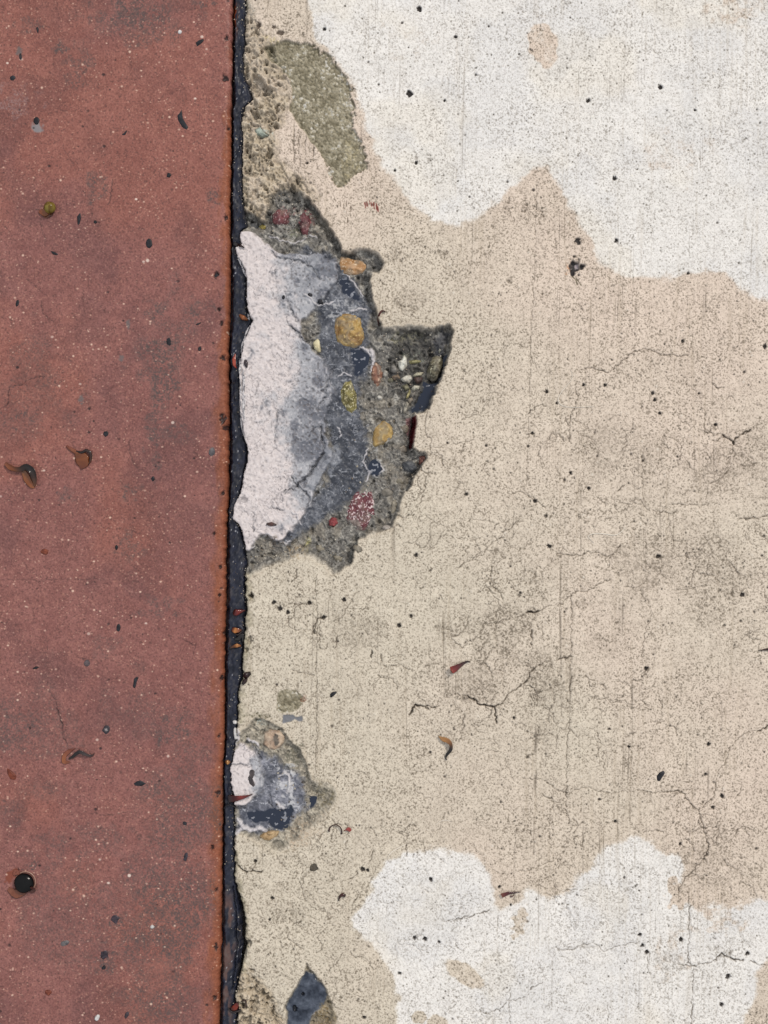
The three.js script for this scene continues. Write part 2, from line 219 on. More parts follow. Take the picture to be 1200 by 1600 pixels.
// cracks: real grooves with dirt in them
function crack(pts, w = 0.7, k = 0.85, dep = 1.1, twigs = 0) {
  C.line(pts, w, 1.8, (i, m) => { C.tint(i, [68, 59, 50], m * k * (0.5 + 0.6 * hash(i, 3))); C.H[i] -= dep * m; });
  for (let t = 0; t < twigs; t++) {
    const q = pts[rnd() * pts.length | 0]; let [x, y] = q, a = rnd() * 6.28; const p = [q], n = 2 + (rnd() * 5 | 0);
    for (let j = 0; j < n; j++) { a += rr(-0.8, 0.8); const l = rr(3, 8); x += Math.cos(a) * l; y += Math.sin(a) * l; p.push([x, y]); }
    C.line(p, rr(0.3, 0.5), 1.2, (i, m) => { C.tint(i, [78, 68, 57], m * k * 0.6); C.H[i] -= dep * 0.5 * m; });
  }
}
const cracks = [
  [0.75, [[908, 578], [925, 574], [945, 581], [953, 582], [965, 570], [975, 562], [990, 550], [1000, 546], [1015, 546], [1028, 552], [1035, 556], [1048, 553], [1062, 556], [1075, 556]]],
  [0.7, [[900, 605], [902, 618], [900, 632], [897, 640], [892, 648], [890, 660], [890, 690]]],
  [0.5, [[1098, 665], [1105, 672], [1115, 680], [1130, 679]]], [1.15, [[1130, 679], [1140, 686], [1147, 694], [1150, 684], [1160, 677], [1173, 671]]], [0.6, [[1147, 694], [1143, 710], [1140, 735], [1130, 745], [1120, 755]]],
  [0.7, [[800, 770], [812, 769], [822, 773], [832, 777], [845, 788], [852, 793]]],
  [0.6, [[1004, 740], [1004, 785], [1010, 795], [1022, 799], [1032, 800], [1045, 802], [1060, 799]]], [0.5, [[968, 787], [990, 786], [1004, 790]]], [0.6, [[1050, 789], [1065, 788], [1080, 789], [1092, 791], [1103, 788], [1106, 770], [1106, 758], [1125, 748], [1138, 735]]], [0.5, [[1045, 802], [1046, 825], [1052, 845], [1070, 845], [1075, 843]]],
  [0.5, [[1170, 710], [1180, 725], [1170, 730], [1150, 722]]], [0.6, [[1116, 815], [1115, 838], [1104, 846], [1096, 858], [1092, 870], [1088, 873], [1075, 870], [1062, 868], [1050, 875]]], [0.5, [[1115, 838], [1130, 843], [1140, 848]]], [0.8, [[1155, 811], [1168, 811], [1180, 809], [1190, 809], [1205, 805]]],
  [0.6, [[975, 917], [985, 918], [1002, 916], [1009, 910], [1013, 895], [1015, 885]]], [0.7, [[1002, 918], [1002, 930], [1012, 938], [1016, 955], [1017, 965], [1009, 985], [1006, 1000], [1004, 1015], [1003, 1040]]], [0.5, [[1053, 922], [1070, 920], [1085, 919], [1105, 914]]], [0.5, [[1135, 900], [1145, 905], [1145, 920]]],
  [0.6, [[710, 890], [720, 885], [735, 875], [745, 870], [755, 868], [762, 855], [772, 845], [785, 838], [790, 820], [792, 800]]], [0.7, [[768, 885], [767, 905], [770, 915], [780, 925], [786, 938]]],
  [0.5, [[823, 890], [840, 885], [850, 890], [862, 880], [875, 870], [878, 855], [885, 860]]], [0.5, [[850, 890], [848, 902]]], [0.6, [[800, 985], [810, 965], [822, 958]]], [1.4, [[822, 958], [832, 957], [842, 955]]], [0.6, [[842, 955], [855, 948], [870, 943], [880, 945]]],
  [0.7, [[870, 865], [885, 868], [905, 868], [920, 862], [935, 864], [953, 870], [962, 862], [970, 850]]], [0.7, [[953, 870], [952, 885]]], [0.7, [[885, 935], [900, 925], [918, 924], [930, 916], [945, 908], [955, 905]]],
  [0.7, [[755, 974], [770, 975], [785, 970], [795, 968]]], [0.7, [[732, 965], [728, 980], [718, 990], [706, 995], [710, 1005], [724, 1012], [730, 1005]]], [1.0, [[830, 985], [831, 1010]]],
  [0.7, [[698, 1090], [705, 1086], [713, 1084], [720, 1087], [730, 1087]]], [1.4, [[730, 1087], [740, 1092], [748, 1100], [760, 1103], [772, 1105]]], [1.0, [[772, 1105], [782, 1101], [788, 1094], [795, 1085], [805, 1078], [815, 1068], [820, 1066], [825, 1060], [830, 1050], [838, 1042], [845, 1038]]], [0.6, [[845, 1038], [855, 1028]]], [1.1, [[772, 1105], [775, 1120], [776, 1130]]], [0.8, [[825, 1070], [835, 1078], [841, 1087]]],
  [1.3, [[640, 1117], [645, 1105], [650, 1100], [655, 1103]]], [0.9, [[655, 1103], [665, 1103], [668, 1108], [666, 1104], [675, 1105], [687, 1103]]], [0.8, [[757, 1035], [765, 1045], [768, 1055]]], [0.5, [[768, 1048], [790, 1048]]], [1.0, [[871, 1032], [880, 1028], [892, 1026]]],
  [0.7, [[893, 930], [893, 1000], [892, 1060], [890, 1120], [886, 1180], [885, 1240], [885, 1275]]], [0.55, [[838, 290], [836, 400], [833, 480], [830, 500], [830, 560], [827, 620], [825, 690], [823, 760]]], [0.5, [[848, 930], [846, 1000]]],
  [0.6, [[817, 1216], [830, 1217], [845, 1217], [855, 1222], [865, 1230], [880, 1238], [890, 1239], [900, 1234], [915, 1229], [925, 1232], [940, 1237], [960, 1239], [980, 1237], [1000, 1235], [1020, 1238], [1035, 1237]]], [0.78, [[1035, 1237], [1050, 1236], [1065, 1237], [1072, 1245], [1080, 1257], [1088, 1265], [1095, 1272], [1097, 1285], [1100, 1300], [1105, 1312], [1108, 1322], [1105, 1335], [1098, 1343], [1090, 1352], [1080, 1367], [1070, 1373], [1062, 1387], [1060, 1400]]],
  [0.6, [[1092, 1267], [1103, 1257], [1115, 1245], [1120, 1225], [1123, 1205], [1135, 1190], [1140, 1170], [1155, 1152], [1170, 1143], [1185, 1142]]], [1.1, [[1185, 1142], [1195, 1138], [1205, 1130], [1230, 1124]]],
  [0.6, [[865, 1480], [880, 1485], [895, 1484], [910, 1477], [925, 1474], [935, 1477], [945, 1488], [960, 1480], [980, 1475], [1000, 1472]]], [0.7, [[1078, 1415], [1077, 1450], [1075, 1505], [1083, 1510], [1081, 1600], [1080, 1680]]], [0.6, [[805, 1363], [815, 1360], [830, 1358], [850, 1352], [865, 1345]]], [0.6, [[1060, 1505], [1078, 1510], [1100, 1506], [1118, 1500]]], [1.0, [[1118, 1500], [1127, 1491], [1140, 1497], [1150, 1501], [1162, 1500]]], [0.7, [[1172, 1502], [1190, 1508], [1210, 1506]]],
  [0.75, [[693, 1440], [705, 1438], [715, 1437], [725, 1434], [738, 1431], [750, 1427], [765, 1422]]], [0.6, [[695, 1585], [705, 1575], [712, 1570]]], [0.7, [[750, 1578], [758, 1583], [770, 1581], [785, 1574], [792, 1564], [810, 1562], [820, 1558]]], [0.7, [[828, 1546], [838, 1540], [848, 1535]]], [0.6, [[806, 1290], [804, 1340], [803, 1412]]], [0.7, [[797, 1540], [796, 1640]]], [0.5, [[777, 1430], [777, 1455]]], [0.6, [[950, 1570], [950, 1600], [949, 1650]]], [0.6, [[1011, 1490], [1012, 1520]]],
  [1.1, [[366, 1347], [376, 1355], [379, 1362], [385, 1363], [394, 1362], [402, 1363], [410, 1361]]], [0.6, [[394, 1361], [400, 1348], [403, 1342]]], [0.6, [[450, 944], [462, 943], [475, 945], [484, 942]]], [0.9, [[489, 975], [490, 990], [496, 967], [505, 966], [511, 963]]], [0.6, [[455, 1045], [468, 1052], [480, 1053], [492, 1056]]], [0.6, [[493, 900], [495, 980], [494, 1040], [496, 1120], [494, 1180]]], [0.6, [[500, 960], [499, 1000]]], [0.6, [[1005, 700], [1004, 740]]], [0.5, [[460, 940], [461, 1020]]], [1.0, [[580, 1016], [580, 1028]]], [1.0, [[596, 1022], [597, 1034]]], [0.5, [[576, 900], [606, 904], [612, 902]]], [0.5, [[640, 902], [655, 912]]], [0.5, [[577, 1075], [590, 1062], [605, 1056]]], [0.5, [[576, 1090], [577, 1130]]], [0.6, [[588, 1035], [605, 1042], [622, 1038], [640, 1046]]],
  [0.6, [[668, 644], [664, 660], [664, 675]]], [0.7, [[663, 676], [672, 685], [674, 700], [671, 712]]], [0.6, [[459, 200], [460, 255]]], [0.6, [[468, 202], [467, 270]]], [0.6, [[478, 212], [476, 285]]], [0.8, [[489, 225], [489, 245]]], [0.6, [[565, 190], [564, 222]]],
];
for (const [w, p] of cracks) crack(p, w * 0.92, 0.78 + 0.22 * clamp(w - 0.4), 0.7 + w * 0.5, p.length > 3 ? 2 + (p.length / 3 | 0) : 0);
// faint craze lines, grown at random
for (let k = 0; k < 2100; k++) {
  let x = rr(440, 1240), y = rr(480, 1700); if (rnd() > sst(0.4, 0.62, fbm(x / 110, y / 110, 2)) * sst(480, 760, y)) continue;
  let a = rnd() * 6.28; const p = [[x, y]]; const n = 3 + (rnd() * 7 | 0);
  for (let j = 0; j < n; j++) { a += rr(-0.9, 0.9); x += Math.cos(a) * 5; y += Math.sin(a) * 5; p.push([x, y]); }
  crack(p, rr(0.42, 0.72), rr(0.45, 0.85) * (1 - 0.65 * dry[(p[0][1] - C.y0 | 0) * C.w + (p[0][0] - C.x0 | 0)]), 0.6);
}

// coarse broken concrete: grains standing proud, dirt between them
function rubble(i, x, y, m, light, mid, dark, amp) {
  if (m <= 0.01) return;
  const wx = x + (fbm(x / 6, y / 6, 2) - 0.5) * 6, wy = y + (fbm(x / 6 + 50, y / 6, 2) - 0.5) * 6, g = cells(wx / 5, wy / 5), h = cells(wx / 13 + 4, wy / 13), n = fbm(x / 5, y / 5, 3), k = vn(x / 2.2, y / 2.2);
  const v = clamp(0.3 * h[2] + 0.4 * g[2] + 0.45 * n - 0.06 + (k - 0.5) * 0.5 + (hash(x, y) - 0.5) * 0.35);
  C.tint(i, v < 0.5 ? mid.map((c) => c * lerp(0.74, 1, v * 2)) : mid.map((c, q) => lerp(c, light[q], v * 2 - 1)), m);
  C.tint(i, dark, m * 0.4 * sst(0.7, 0.82, vn(x / 2.6 + 30, y / 2.6)));
  C.H[i] += m * amp * ((h[2] - 0.55) * 1.7 * sst(0, 0.12, h[1]) + (g[2] - 0.5) * 0.8 * sst(0, 0.12, g[1]) + (n - 0.5) * 0.9 - 0.7 * sst(0.76, 0.84, vn(x / 3.1 - 9, y / 3.1)) - 1.6 * sst(0.74, 0.78, fbm(x / 8 + 11, y / 8 - 20, 2)));
  C.F[i] += m * (k - 0.5) * 0.6;
}
const SAND = [[218, 204, 182], [186, 171, 148], [70, 61, 51]];
// spalled edge along the joint
const spall = [[372, 10], [388, 14], [398, 28], [410, 50], [424, 74], [442, 104], [456, 132], [450, 172], [442, 192], [430, 205], [436, 240], [452, 262], [480, 280], [500, 310], [470, 330], [420, 345], [370, 345]];
C.poly(spall, { pad: 16, warp: 7, scale: 14 }, (i, d, x, y) => { const m = sst(-8, 9, d) * (0.55 + 0.45 * sst(0.35, 0.6, fbm(x / 22, y / 22, 2))); rubble(i, x, y, m, ...SAND, 2.7); C.H[i] -= m * (0.9 + 3.4 * sst(412, 378, x)); });
const spall2 = [[366, 1515], [380, 1508], [396, 1530], [420, 1545], [430, 1570], [445, 1600], [440, 1660], [366, 1660]];
C.poly(spall2, { pad: 14, warp: 7, scale: 14 }, (i, d, x, y) => { const m = sst(-8, 8, d); rubble(i, x, y, m, ...SAND, 2.7); C.H[i] -= m * 1.2; });
for (const [ya, yb, w] of [[860, 1130, 9], [1330, 1520, 7], [-224, 12, 8]]) C.box(360, ya, 420, yb, (i, x, y) => { const e = x - jointRight0(y), m = sst(w + 5, 0, e + (fbm(x / 8, y / 8, 2) - 0.5) * 14) * (e > -8 ? 1 : 0); rubble(i, x, y, m * 0.8, [206, 196, 172], [160, 152, 128], [48, 43, 36], 1); });
for (const [x, y, rx, ry, rot, dep] of [[403, 131, 14, 20, -0.5, 6], [418, 142, 12, 7, 0.5, 4], [398, 178, 12, 5, 0.75, 4], [386, 76, 4, 7, 0, 4], [384, 108, 4, 8, 0, 4], [395, 52, 6, 3, -0.8, 3], [434, 132, 7, 4, 0, 3], [392, 30, 3, 5, 0, 2.5], [402, 52, 3, 4, 0, 2.5], [390, 245, 5, 5, 0, 3], [384, 228, 4, 10, 0, 3], [386, 268, 5, 6, 0, 3], [404, 200, 12, 5, .5, 2], [393, 932, 4, 6, 0, 3], [390, 1000, 3, 9, 0, 3], [385, 1015, 3, 4, 0, 3], [389, 1475, 4, 7, 0, 3], [382, 1490, 4, 9, 0, 3], [395, 1517, 5, 3, 0, 3], [394, 1530, 4, 3, 0, 3], [402, 1538, 5, 6, 0, 3], [396, 1547, 8, 3, 0, 3], [376, 1420, 3, 20, 0, 4]])
  C.blob(x, y, rx, ry, rot, 0.5, (i, m) => { const k = sst(0, 0.5, m); C.H[i] -= dep * k; C.tint(i, [132, 123, 111], 0.3 * k); });
worn(418, 208, 14, 6, 0.5, [196, 206, 198], 0.6, 0); worn(424, 62, 16, 9, 0.5, [212, 196, 146], 0.75, 0); worn(456, 74, 20, 8, 0.2, [208, 194, 150], 0.7, 0); worn(390, 12, 16, 12, 0, [150, 146, 138], 0.5, 0);
for (const [x, y, rx, ry] of [[404, 39, 4, 7], [427, 42, 4, 3], [438, 51, 6, 4]]) pit(x, y, rx, 0.4, [88, 76, 66], 1, ry);

// scaled hollow where the skin has gone and olive sand shows
const OLIVE = [[188, 180, 158], [138, 129, 104], [74, 67, 52]];
function scaled(pts, dep) {
  C.poly(pts, { pad: 6, warp: 3, scale: 9 }, (i, d, x, y) => {
    const m = sst(-1, 1.5, d + (fbm(x / 5, y / 5, 3) - 0.5) * (x > 470 + (y - 60) * 0.2 ? 16 : 3)); if (m <= 0) return;
    const g = cells(x / 4.1, y / 4.1), n = fbm(x / 18, y / 18, 2), v = clamp(g[2] * 0.75 + (n - 0.35) * 0.6 + (vn(x / 1.6, y / 1.6) - 0.5) * 0.45);
    C.tint(i, [0, 1, 2].map((k) => v < 0.8 ? lerp(OLIVE[1][k] * 0.82, OLIVE[0][k], v) : lerp(OLIVE[0][k], 214, (v - 0.8) * 3)), m); C.tint(i, OLIVE[2], m * 0.35 * sst(0.75, 0.85, vn(x / 2, y / 2)));
    C.H[i] += m * (-dep + (0.5 - g[0]) * 1.3 + (n - 0.5) * 0.5); C.F[i] += m * (0.45 - g[0]);
  });
}
scaled([[410, 74], [425, 68], [450, 63], [490, 70], [514, 88], [530, 108], [545, 132], [551, 162], [552, 200], [560, 216], [570, 236], [573, 262], [562, 272], [548, 279], [538, 291], [529, 294], [520, 284], [512, 260], [505, 245], [490, 226], [476, 206], [462, 190], [452, 170], [456, 142], [453, 122], [440, 108], [424, 94]], 2.2);
scaled([[434, 1083], [446, 1078], [462, 1077], [472, 1084], [476, 1096], [468, 1106], [458, 1113], [440, 1116], [430, 1110]], 0.5);
worn(475, 1092, 5, 8, 0.2, [112, 62, 44], 0.9, 0.4); worn(549, 250, 14, 40, 0.1, [186, 172, 130], 0.4, 0);

// ---------------------------------------------------------------- the broken holes; third entry: how wide the wall slopes
const hole1 = [[360, 322, 4], [378, 326, 4], [390, 329, 4], [402, 336, 4], [412, 343, 4], [416, 325, 6], [424, 304, 9], [440, 292, 14], [456, 289, 14], [470, 297, 8], [482, 308, 5], [496, 326, 4], [510, 346, 4], [524, 371, 4], [535, 391, 4], [547, 394, 5], [560, 385, 8], [576, 387, 8], [592, 395, 7], [600, 411, 6], [594, 424, 6], [581, 429, 6], [577, 441, 4], [581, 458, 4], [588, 482, 4], [594, 503, 5], [601, 511, 14], [625, 508, 20], [650, 506, 20], [676, 511, 14], [690, 507, 8], [702, 505, 6], [708, 520, 4], [706, 545, 4], [700, 560, 4], [690, 580, 4], [682, 605, 4], [672, 630, 4], [662, 643, 4], [650, 645, 4], [649, 662, 4], [646, 682, 4], [644, 700, 4], [652, 708, 5], [664, 704, 6], [668, 715, 5], [656, 734, 5], [641, 759, 5], [631, 775, 6], [626, 790, 6], [622, 805, 6], [612, 825, 7], [600, 831, 8], [575, 835, 8], [562, 845, 5], [555, 860, 4], [553, 872, 4], [545, 886, 6], [530, 895, 9], [516, 899, 9], [507, 884, 14], [490, 874, 16], [470, 870, 20], [450, 878, 20], [430, 884, 20], [410, 890, 20], [392, 902, 16], [360, 890, 8]];
const hole2 = [[350, 1150, 4], [372, 1146, 6], [386, 1134, 8], [396, 1121, 6], [410, 1122, 5], [426, 1131, 5], [440, 1141, 5], [450, 1155, 5], [463, 1166, 6], [472, 1178, 5], [479, 1196, 4], [486, 1216, 8], [500, 1221, 24], [516, 1222, 26], [528, 1239, 28], [525, 1260, 28], [512, 1275, 26], [495, 1291, 24], [472, 1311, 22], [452, 1326, 18], [436, 1334, 16], [420, 1329, 10], [404, 1316, 8], [376, 1304, 5], [350, 1300, 4]];
const hole3 = [[480, 1506, 3], [488, 1518, 4], [500, 1532, 5], [512, 1549, 8], [520, 1566, 12], [528, 1590, 14], [522, 1625, 14], [500, 1650, 12], [462, 1640, 8], [448, 1606, 5], [443, 1576, 4], [450, 1559, 4], [463, 1540, 4], [474, 1524, 4]];
const GREY = [[182, 178, 168], [114, 111, 106], [58, 56, 55]], SLATE = [[128, 131, 139], [70, 75, 87], [44, 48, 57]], DARK = [[124, 120, 112], [74, 72, 69], [50, 49, 48]];
const dig = (list) => (x, y) => { let s = list[0]; for (let k = 1; k < list.length; k++) { const [bx, by, rx, ry, d] = list[k]; s += d * Math.exp(-(((x - bx) / rx) ** 2 + ((y - by) / ry) ** 2)); } return s; };
const deep1 = dig([6, [655, 570, 46, 60, 6], [690, 600, 16, 40, 2.4], [540, 720, 40, 70, 1.4], [575, 560, 24, 26, 2.2], [560, 450, 16, 26, 2.5], [480, 330, 40, 30, 1.5], [640, 690, 8, 30, 4], [600, 740, 30, 30, 1], [398, 345, 14, 10, 3]]);
const deep2 = dig([3.6, [425, 1278, 36, 18, 2.2], [455, 1190, 24, 30, 1.2], [495, 1245, 8, 10, 2.2]]);
const deep3 = dig([3.2]);
const zone = new Uint8Array(C.w * C.h);                    // which object a spot belongs to: 0 pavement, 1 large patch, 2 small patch, 3 tar
C.poly(hole1, { pad: 12, warp: 4.5, scale: 11 }, (i, d, x, y, w) => {
  const rim = sst(-9, 3, d); if (d < 0) { const k = rim * (0.35 + 0.4 * vn(x / 5, y / 5)); rubble(i, x, y, k * 0.7, [222, 208, 188], [200, 184, 162], [96, 85, 72], 0.35); }
  if (d < -1.5) return;
  const m = sst(-1, w < 5.5 ? 2 : w, d), col = w < 5.5 ? sst(-0.6, 1.6, d) : sst(-1, 2 + w * 0.5, d);
  const pocket = Math.exp(-(((x - 650) / 50) ** 2 + ((y - 572) / 66) ** 2) * 1.1);
  const set = pocket > 0.42 ? DARK : GREY;
  C.H[i] = C.H[i] * (1 - 0.7 * m) - m * (deep1(x, y) + (w < 5.5 ? 3.2 * Math.exp(-(((d - 5) / 6) ** 2)) : 0)); rubble(i, x, y, col, ...set, 1.25);
  if (set === GREY) { const o = sst(0.52, 0.7, fbm(x / 17 + 60, y / 17, 3)); C.tint(i, [142, 132, 116], 0.4 * o * col); }
  C.Q[i] = lerp(C.Q[i], 0.5, col);
});
C.poly(hole2, { pad: 12, warp: 4.5, scale: 10 }, (i, d, x, y, w) => {
  if (d < 0) rubble(i, x, y, sst(-9, 3, d) * 0.5, [218, 206, 184], [198, 184, 160], [96, 85, 72], 0.35);
  if (d < -1.5) return;
  const m = sst(-1, w < 5.5 ? 2 : w, d), col = w < 5.5 ? sst(-0.6, 1.6, d) : sst(-1, 2 + w * 0.5, d);
  C.H[i] = C.H[i] * (1 - 0.7 * m) - m * deep2(x, y); rubble(i, x, y, col, [206, 197, 178], [150, 143, 129], [80, 75, 67], 1.0); C.Q[i] = lerp(C.Q[i], 0.55, col);
});
C.poly(hole3, { pad: 8, warp: 2.5, scale: 9 }, (i, d, x, y, w) => {
  if (d < -1.5) return; const m = sst(-1.5, Math.max(2.5, w), d), col = sst(-1, 4, d);
  C.H[i] = C.H[i] * (1 - 0.7 * m) - m * deep3(x, y); rubble(i, x, y, col, [172, 160, 138], [134, 124, 106], [60, 54, 46], 1.3); C.Q[i] = lerp(C.Q[i], 0.5, col);
});
// thin pale crust: contour lines of a warped field
const lace = (x, y, s, w) => { const n = fbm(x / s + 0.9 * vn(x / 5, y / 5), y / s - 7, 3); return sst(w, w * 0.25, Math.abs(n - 0.5)) * sst(0.4, 0.6, vn(x / 7 + 3, y / 7)); };
function slate(pts, tone, laceAmt, drop) {
  C.poly(pts, { pad: 12, warp: 9, scale: 16 }, (i, d, x, y) => {
    const m = sst(-7, 6, d + (fbm(x / 4, y / 4, 2) - 0.5) * 10); if (m <= 0) return;
    const n = fbm(x / 26, y / 26, 4), f = fbm(x / 4.5, y / 4.5, 3), k = vn(x / 1.7, y / 1.7), v = clamp((n - 0.4) * 2.6) * 0.65 + (f - 0.36) * 0.95 + (k - 0.5) * 0.3;
    C.tint(i, tone[1].map((c, q) => lerp(c * 0.78, tone[0][q], clamp(v))), m * 0.95); C.tint(i, tone[2], m * 0.45 * sst(0.62, 0.76, fbm(x / 3.6 + 9, y / 3.6, 2)));
    const l = clamp(lace(x, y, 13, 0.028) + 0.7 * lace(x + 300, y, 7, 0.03)) * laceAmt; C.tint(i, [190, 192, 198], m * l);
    C.H[i] = lerp(C.H[i], -drop + (f - 0.5) * 1.8 + (n - 0.5) * 2 + l * 0.5, m * 0.85); C.Q[i] = lerp(C.Q[i], 0.45, m); C.F[i] = lerp(C.F[i], 0.5 * f + 0.5 * k, m);
  });
}
slate([[470, 388], [510, 392], [540, 420], [565, 450], [578, 480], [570, 530], [582, 560], [560, 600], [560, 640], [575, 690], [572, 740], [548, 778], [520, 800], [480, 822], [450, 846], [430, 850], [420, 838], [450, 812], [480, 790], [508, 760], [520, 700], [500, 640], [500, 560], [498, 480], [470, 430]], SLATE, 0.75, 5.8);
slate([[392, 1172], [412, 1178], [440, 1195], [470, 1220], [476, 1262], [455, 1290], [420, 1304], [372, 1300], [368, 1262], [404, 1240], [414, 1210]], [[150, 152, 164], [100, 104, 118], [50, 54, 64]], 0.9, 4.2);
// dried white mortar patches
function patch(pts, id, split, lift) {
  C.poly(pts, { pad: 12, warp: 6, scale: 15 }, (i, d, x, y) => {
    const f4 = fbm(x / 11 + 70, y / 11, 4), n = fbm(x / 34 + 3, y / 34, 4), g = clamp(split(x, y) + (n - 0.5) * 0.75 + (f4 - 0.5) * 0.55);
    const m = sst(-1.5, 3, d + (f4 - 0.5) * 16 * sst(0.4, 0.8, g)); if (m <= 0) return;
    const f = fbm(x / 4.5, y / 4.5, 3), e = vn(x / 1.7, y / 1.7), e2 = vn(x / 2.6 + 40, y / 2.6);
    const s = (e - 0.5) * 15 + (f - 0.5) * 24, w = [216, 207, 205], q = [170, 171, 176], z = [136, 138, 145];
    const c = g < 0.5 ? w.map((a, k) => lerp(a, q[k], sst(0.08, 0.5, g))) : q.map((a, k) => lerp(a, z[k], sst(0.5, 1, g)));
    C.tint(i, c.map((a) => a + s), m);
    const st = sst(0.5, 0.68, fbm(x / 17 - 60, y / 17, 5) + (g - 0.66) * 0.42); C.tint(i, [88, 91, 101], m * st * (0.3 + 0.6 * f));
    C.tint(i, [92, 89, 92], m * 0.6 * sst(0.72, 0.84, e2) * (0.25 + g)); C.tint(i, [232, 226, 226], m * 0.4 * sst(0.26, 0.12, e2));
    const cr = cells(x / 10 + 1.1 * fbm(x / 6, y / 6, 2), y / 10 + 1.1 * fbm(x / 6 + 8, y / 6, 2)), hair = sst(0.06, 0.015, cr[1]) * sst(0.48, 0.62, vn(x / 24, y / 24 + 8)); C.tint(i, [122, 116, 117], m * hair * 0.6);
    C.H[i] = lerp(C.H[i], -lift - 1.6 * sst(0.3, 1, g) + (n - 0.5) * 1.6 + (f4 - 0.5) * 1.3 + (f - 0.5) * 0.9 - hair * 0.4 - st * 0.7 - 0.5 * sst(0.76, 0.86, e2), m); C.Q[i] = lerp(C.Q[i], lerp(0.85, 0.55, g), m); C.F[i] = lerp(C.F[i], 0.5 * f + 0.5 * e, m);
    if (d > 0) zone[i] = id;
  });
}
const patch1 = [[360, 362], [378, 360], [396, 363], [410, 373], [426, 388], [446, 396], [470, 392], [500, 396], [522, 402], [532, 420], [526, 438], [512, 450], [500, 470], [488, 486], [474, 500], [470, 520], [486, 540], [500, 556], [514, 572], [520, 590], [522, 610], [516, 640], [506, 656], [510, 690], [516, 712], [512, 740], [496, 760], [490, 784], [470, 812], [456, 832], [440, 846], [428, 846], [418, 838], [404, 838], [398, 850], [388, 860], [360, 858]];
patch(patch1, 1, (x, y) => sst(398, 538, x + 12 * Math.sin(y / 47)) * 0.98, 1.4);
patch([[352, 1196], [364, 1176], [374, 1160], [388, 1166], [402, 1180], [412, 1196], [416, 1216], [410, 1236], [396, 1248], [384, 1258], [350, 1256]], 2, (x) => sst(382, 420, x) * 0.8, 1.2);
// grey plates lying higher in the slate ground
for (const p of [[[470, 400], [500, 396], [525, 410], [520, 428], [495, 432], [478, 420]], [[505, 700], [530, 690], [535, 720], [515, 745], [495, 770], [480, 760], [490, 735]], [[512, 436], [524, 440], [528, 452], [516, 458], [506, 450]]])
  C.poly(p, { pad: 6, warp: 3, scale: 8 }, (i, d, x, y) => { const m = sst(-1, 3, d), f = fbm(x / 5, y / 5, 2); C.tint(i, [150 + (f - .5) * 50, 153 + (f - .5) * 50, 160 + (f - .5) * 50], m * 0.6 * sst(0.3, 0.6, fbm(x / 7 + 3, y / 7, 3))); C.H[i] += 0.7 * m; });
for (const [w, p] of [[1.0, [[448, 468], [455, 480], [459, 494], [464, 502]]], [1.6, [[451, 507], [459, 512], [466, 519], [471, 528], [478, 531]]], [1.4, [[522, 572], [516, 583], [510, 595], [512, 604], [503, 608], [510, 618], [502, 626], [498, 640]]], [1.2, [[498, 664], [503, 684], [507, 700]]], [2.2, [[507, 708], [497, 720], [487, 732], [480, 744], [470, 752], [464, 759]]], [1.3, [[464, 759], [455, 765], [440, 769]]], [1.3, [[456, 744], [464, 759], [475, 768], [482, 776], [480, 792]]], [1.2, [[422, 392], [434, 400], [448, 404], [460, 404], [480, 412], [490, 420], [500, 436]]], [0.8, [[420, 424], [428, 427], [430, 420]]], [1.0, [[480, 688], [488, 668], [500, 662]]], [0.8, [[432, 640], [430, 700]]], [0.8, [[396, 800], [395, 830]]], [0.9, [[425, 790], [432, 796], [442, 797]]], [1.0, [[378, 1170], [384, 1160], [394, 1168], [402, 1178], [408, 1188]]], [0.7, [[362, 1196], [380, 1196], [392, 1198]]], [1.0, [[420, 1242], [421, 1258], [428, 1265]]]])
  { C.line(p, w * 0.62, 2.6, (i, m) => { C.tint(i, [80, 80, 85], m * 0.75 * (0.5 + 0.6 * hash(i, 9))); C.H[i] -= 1.2 * m; }); C.line(p.map(([a, b]) => [a + 1.5, b + 1]), w * 1.6, 4, (i, m) => { C.tint(i, [112, 114, 120], m * 0.3 * hash(i, 4)); C.H[i] -= 0.4 * m; }); for (let t = 0; t < 5; t++) { const q = p[rnd() * p.length | 0]; let [x, y] = q, a = rnd() * 6.28; const l = [q]; for (let j = 0; j < 4; j++) { a += rr(-0.8, 0.8); x += Math.cos(a) * 4; y += Math.sin(a) * 4; l.push([x, y]); } C.line(l, rr(0.3, 0.6), 1.5, (i, m) => { C.tint(i, [88, 88, 94], m * 0.55); C.H[i] -= 0.6 * m; }); } }
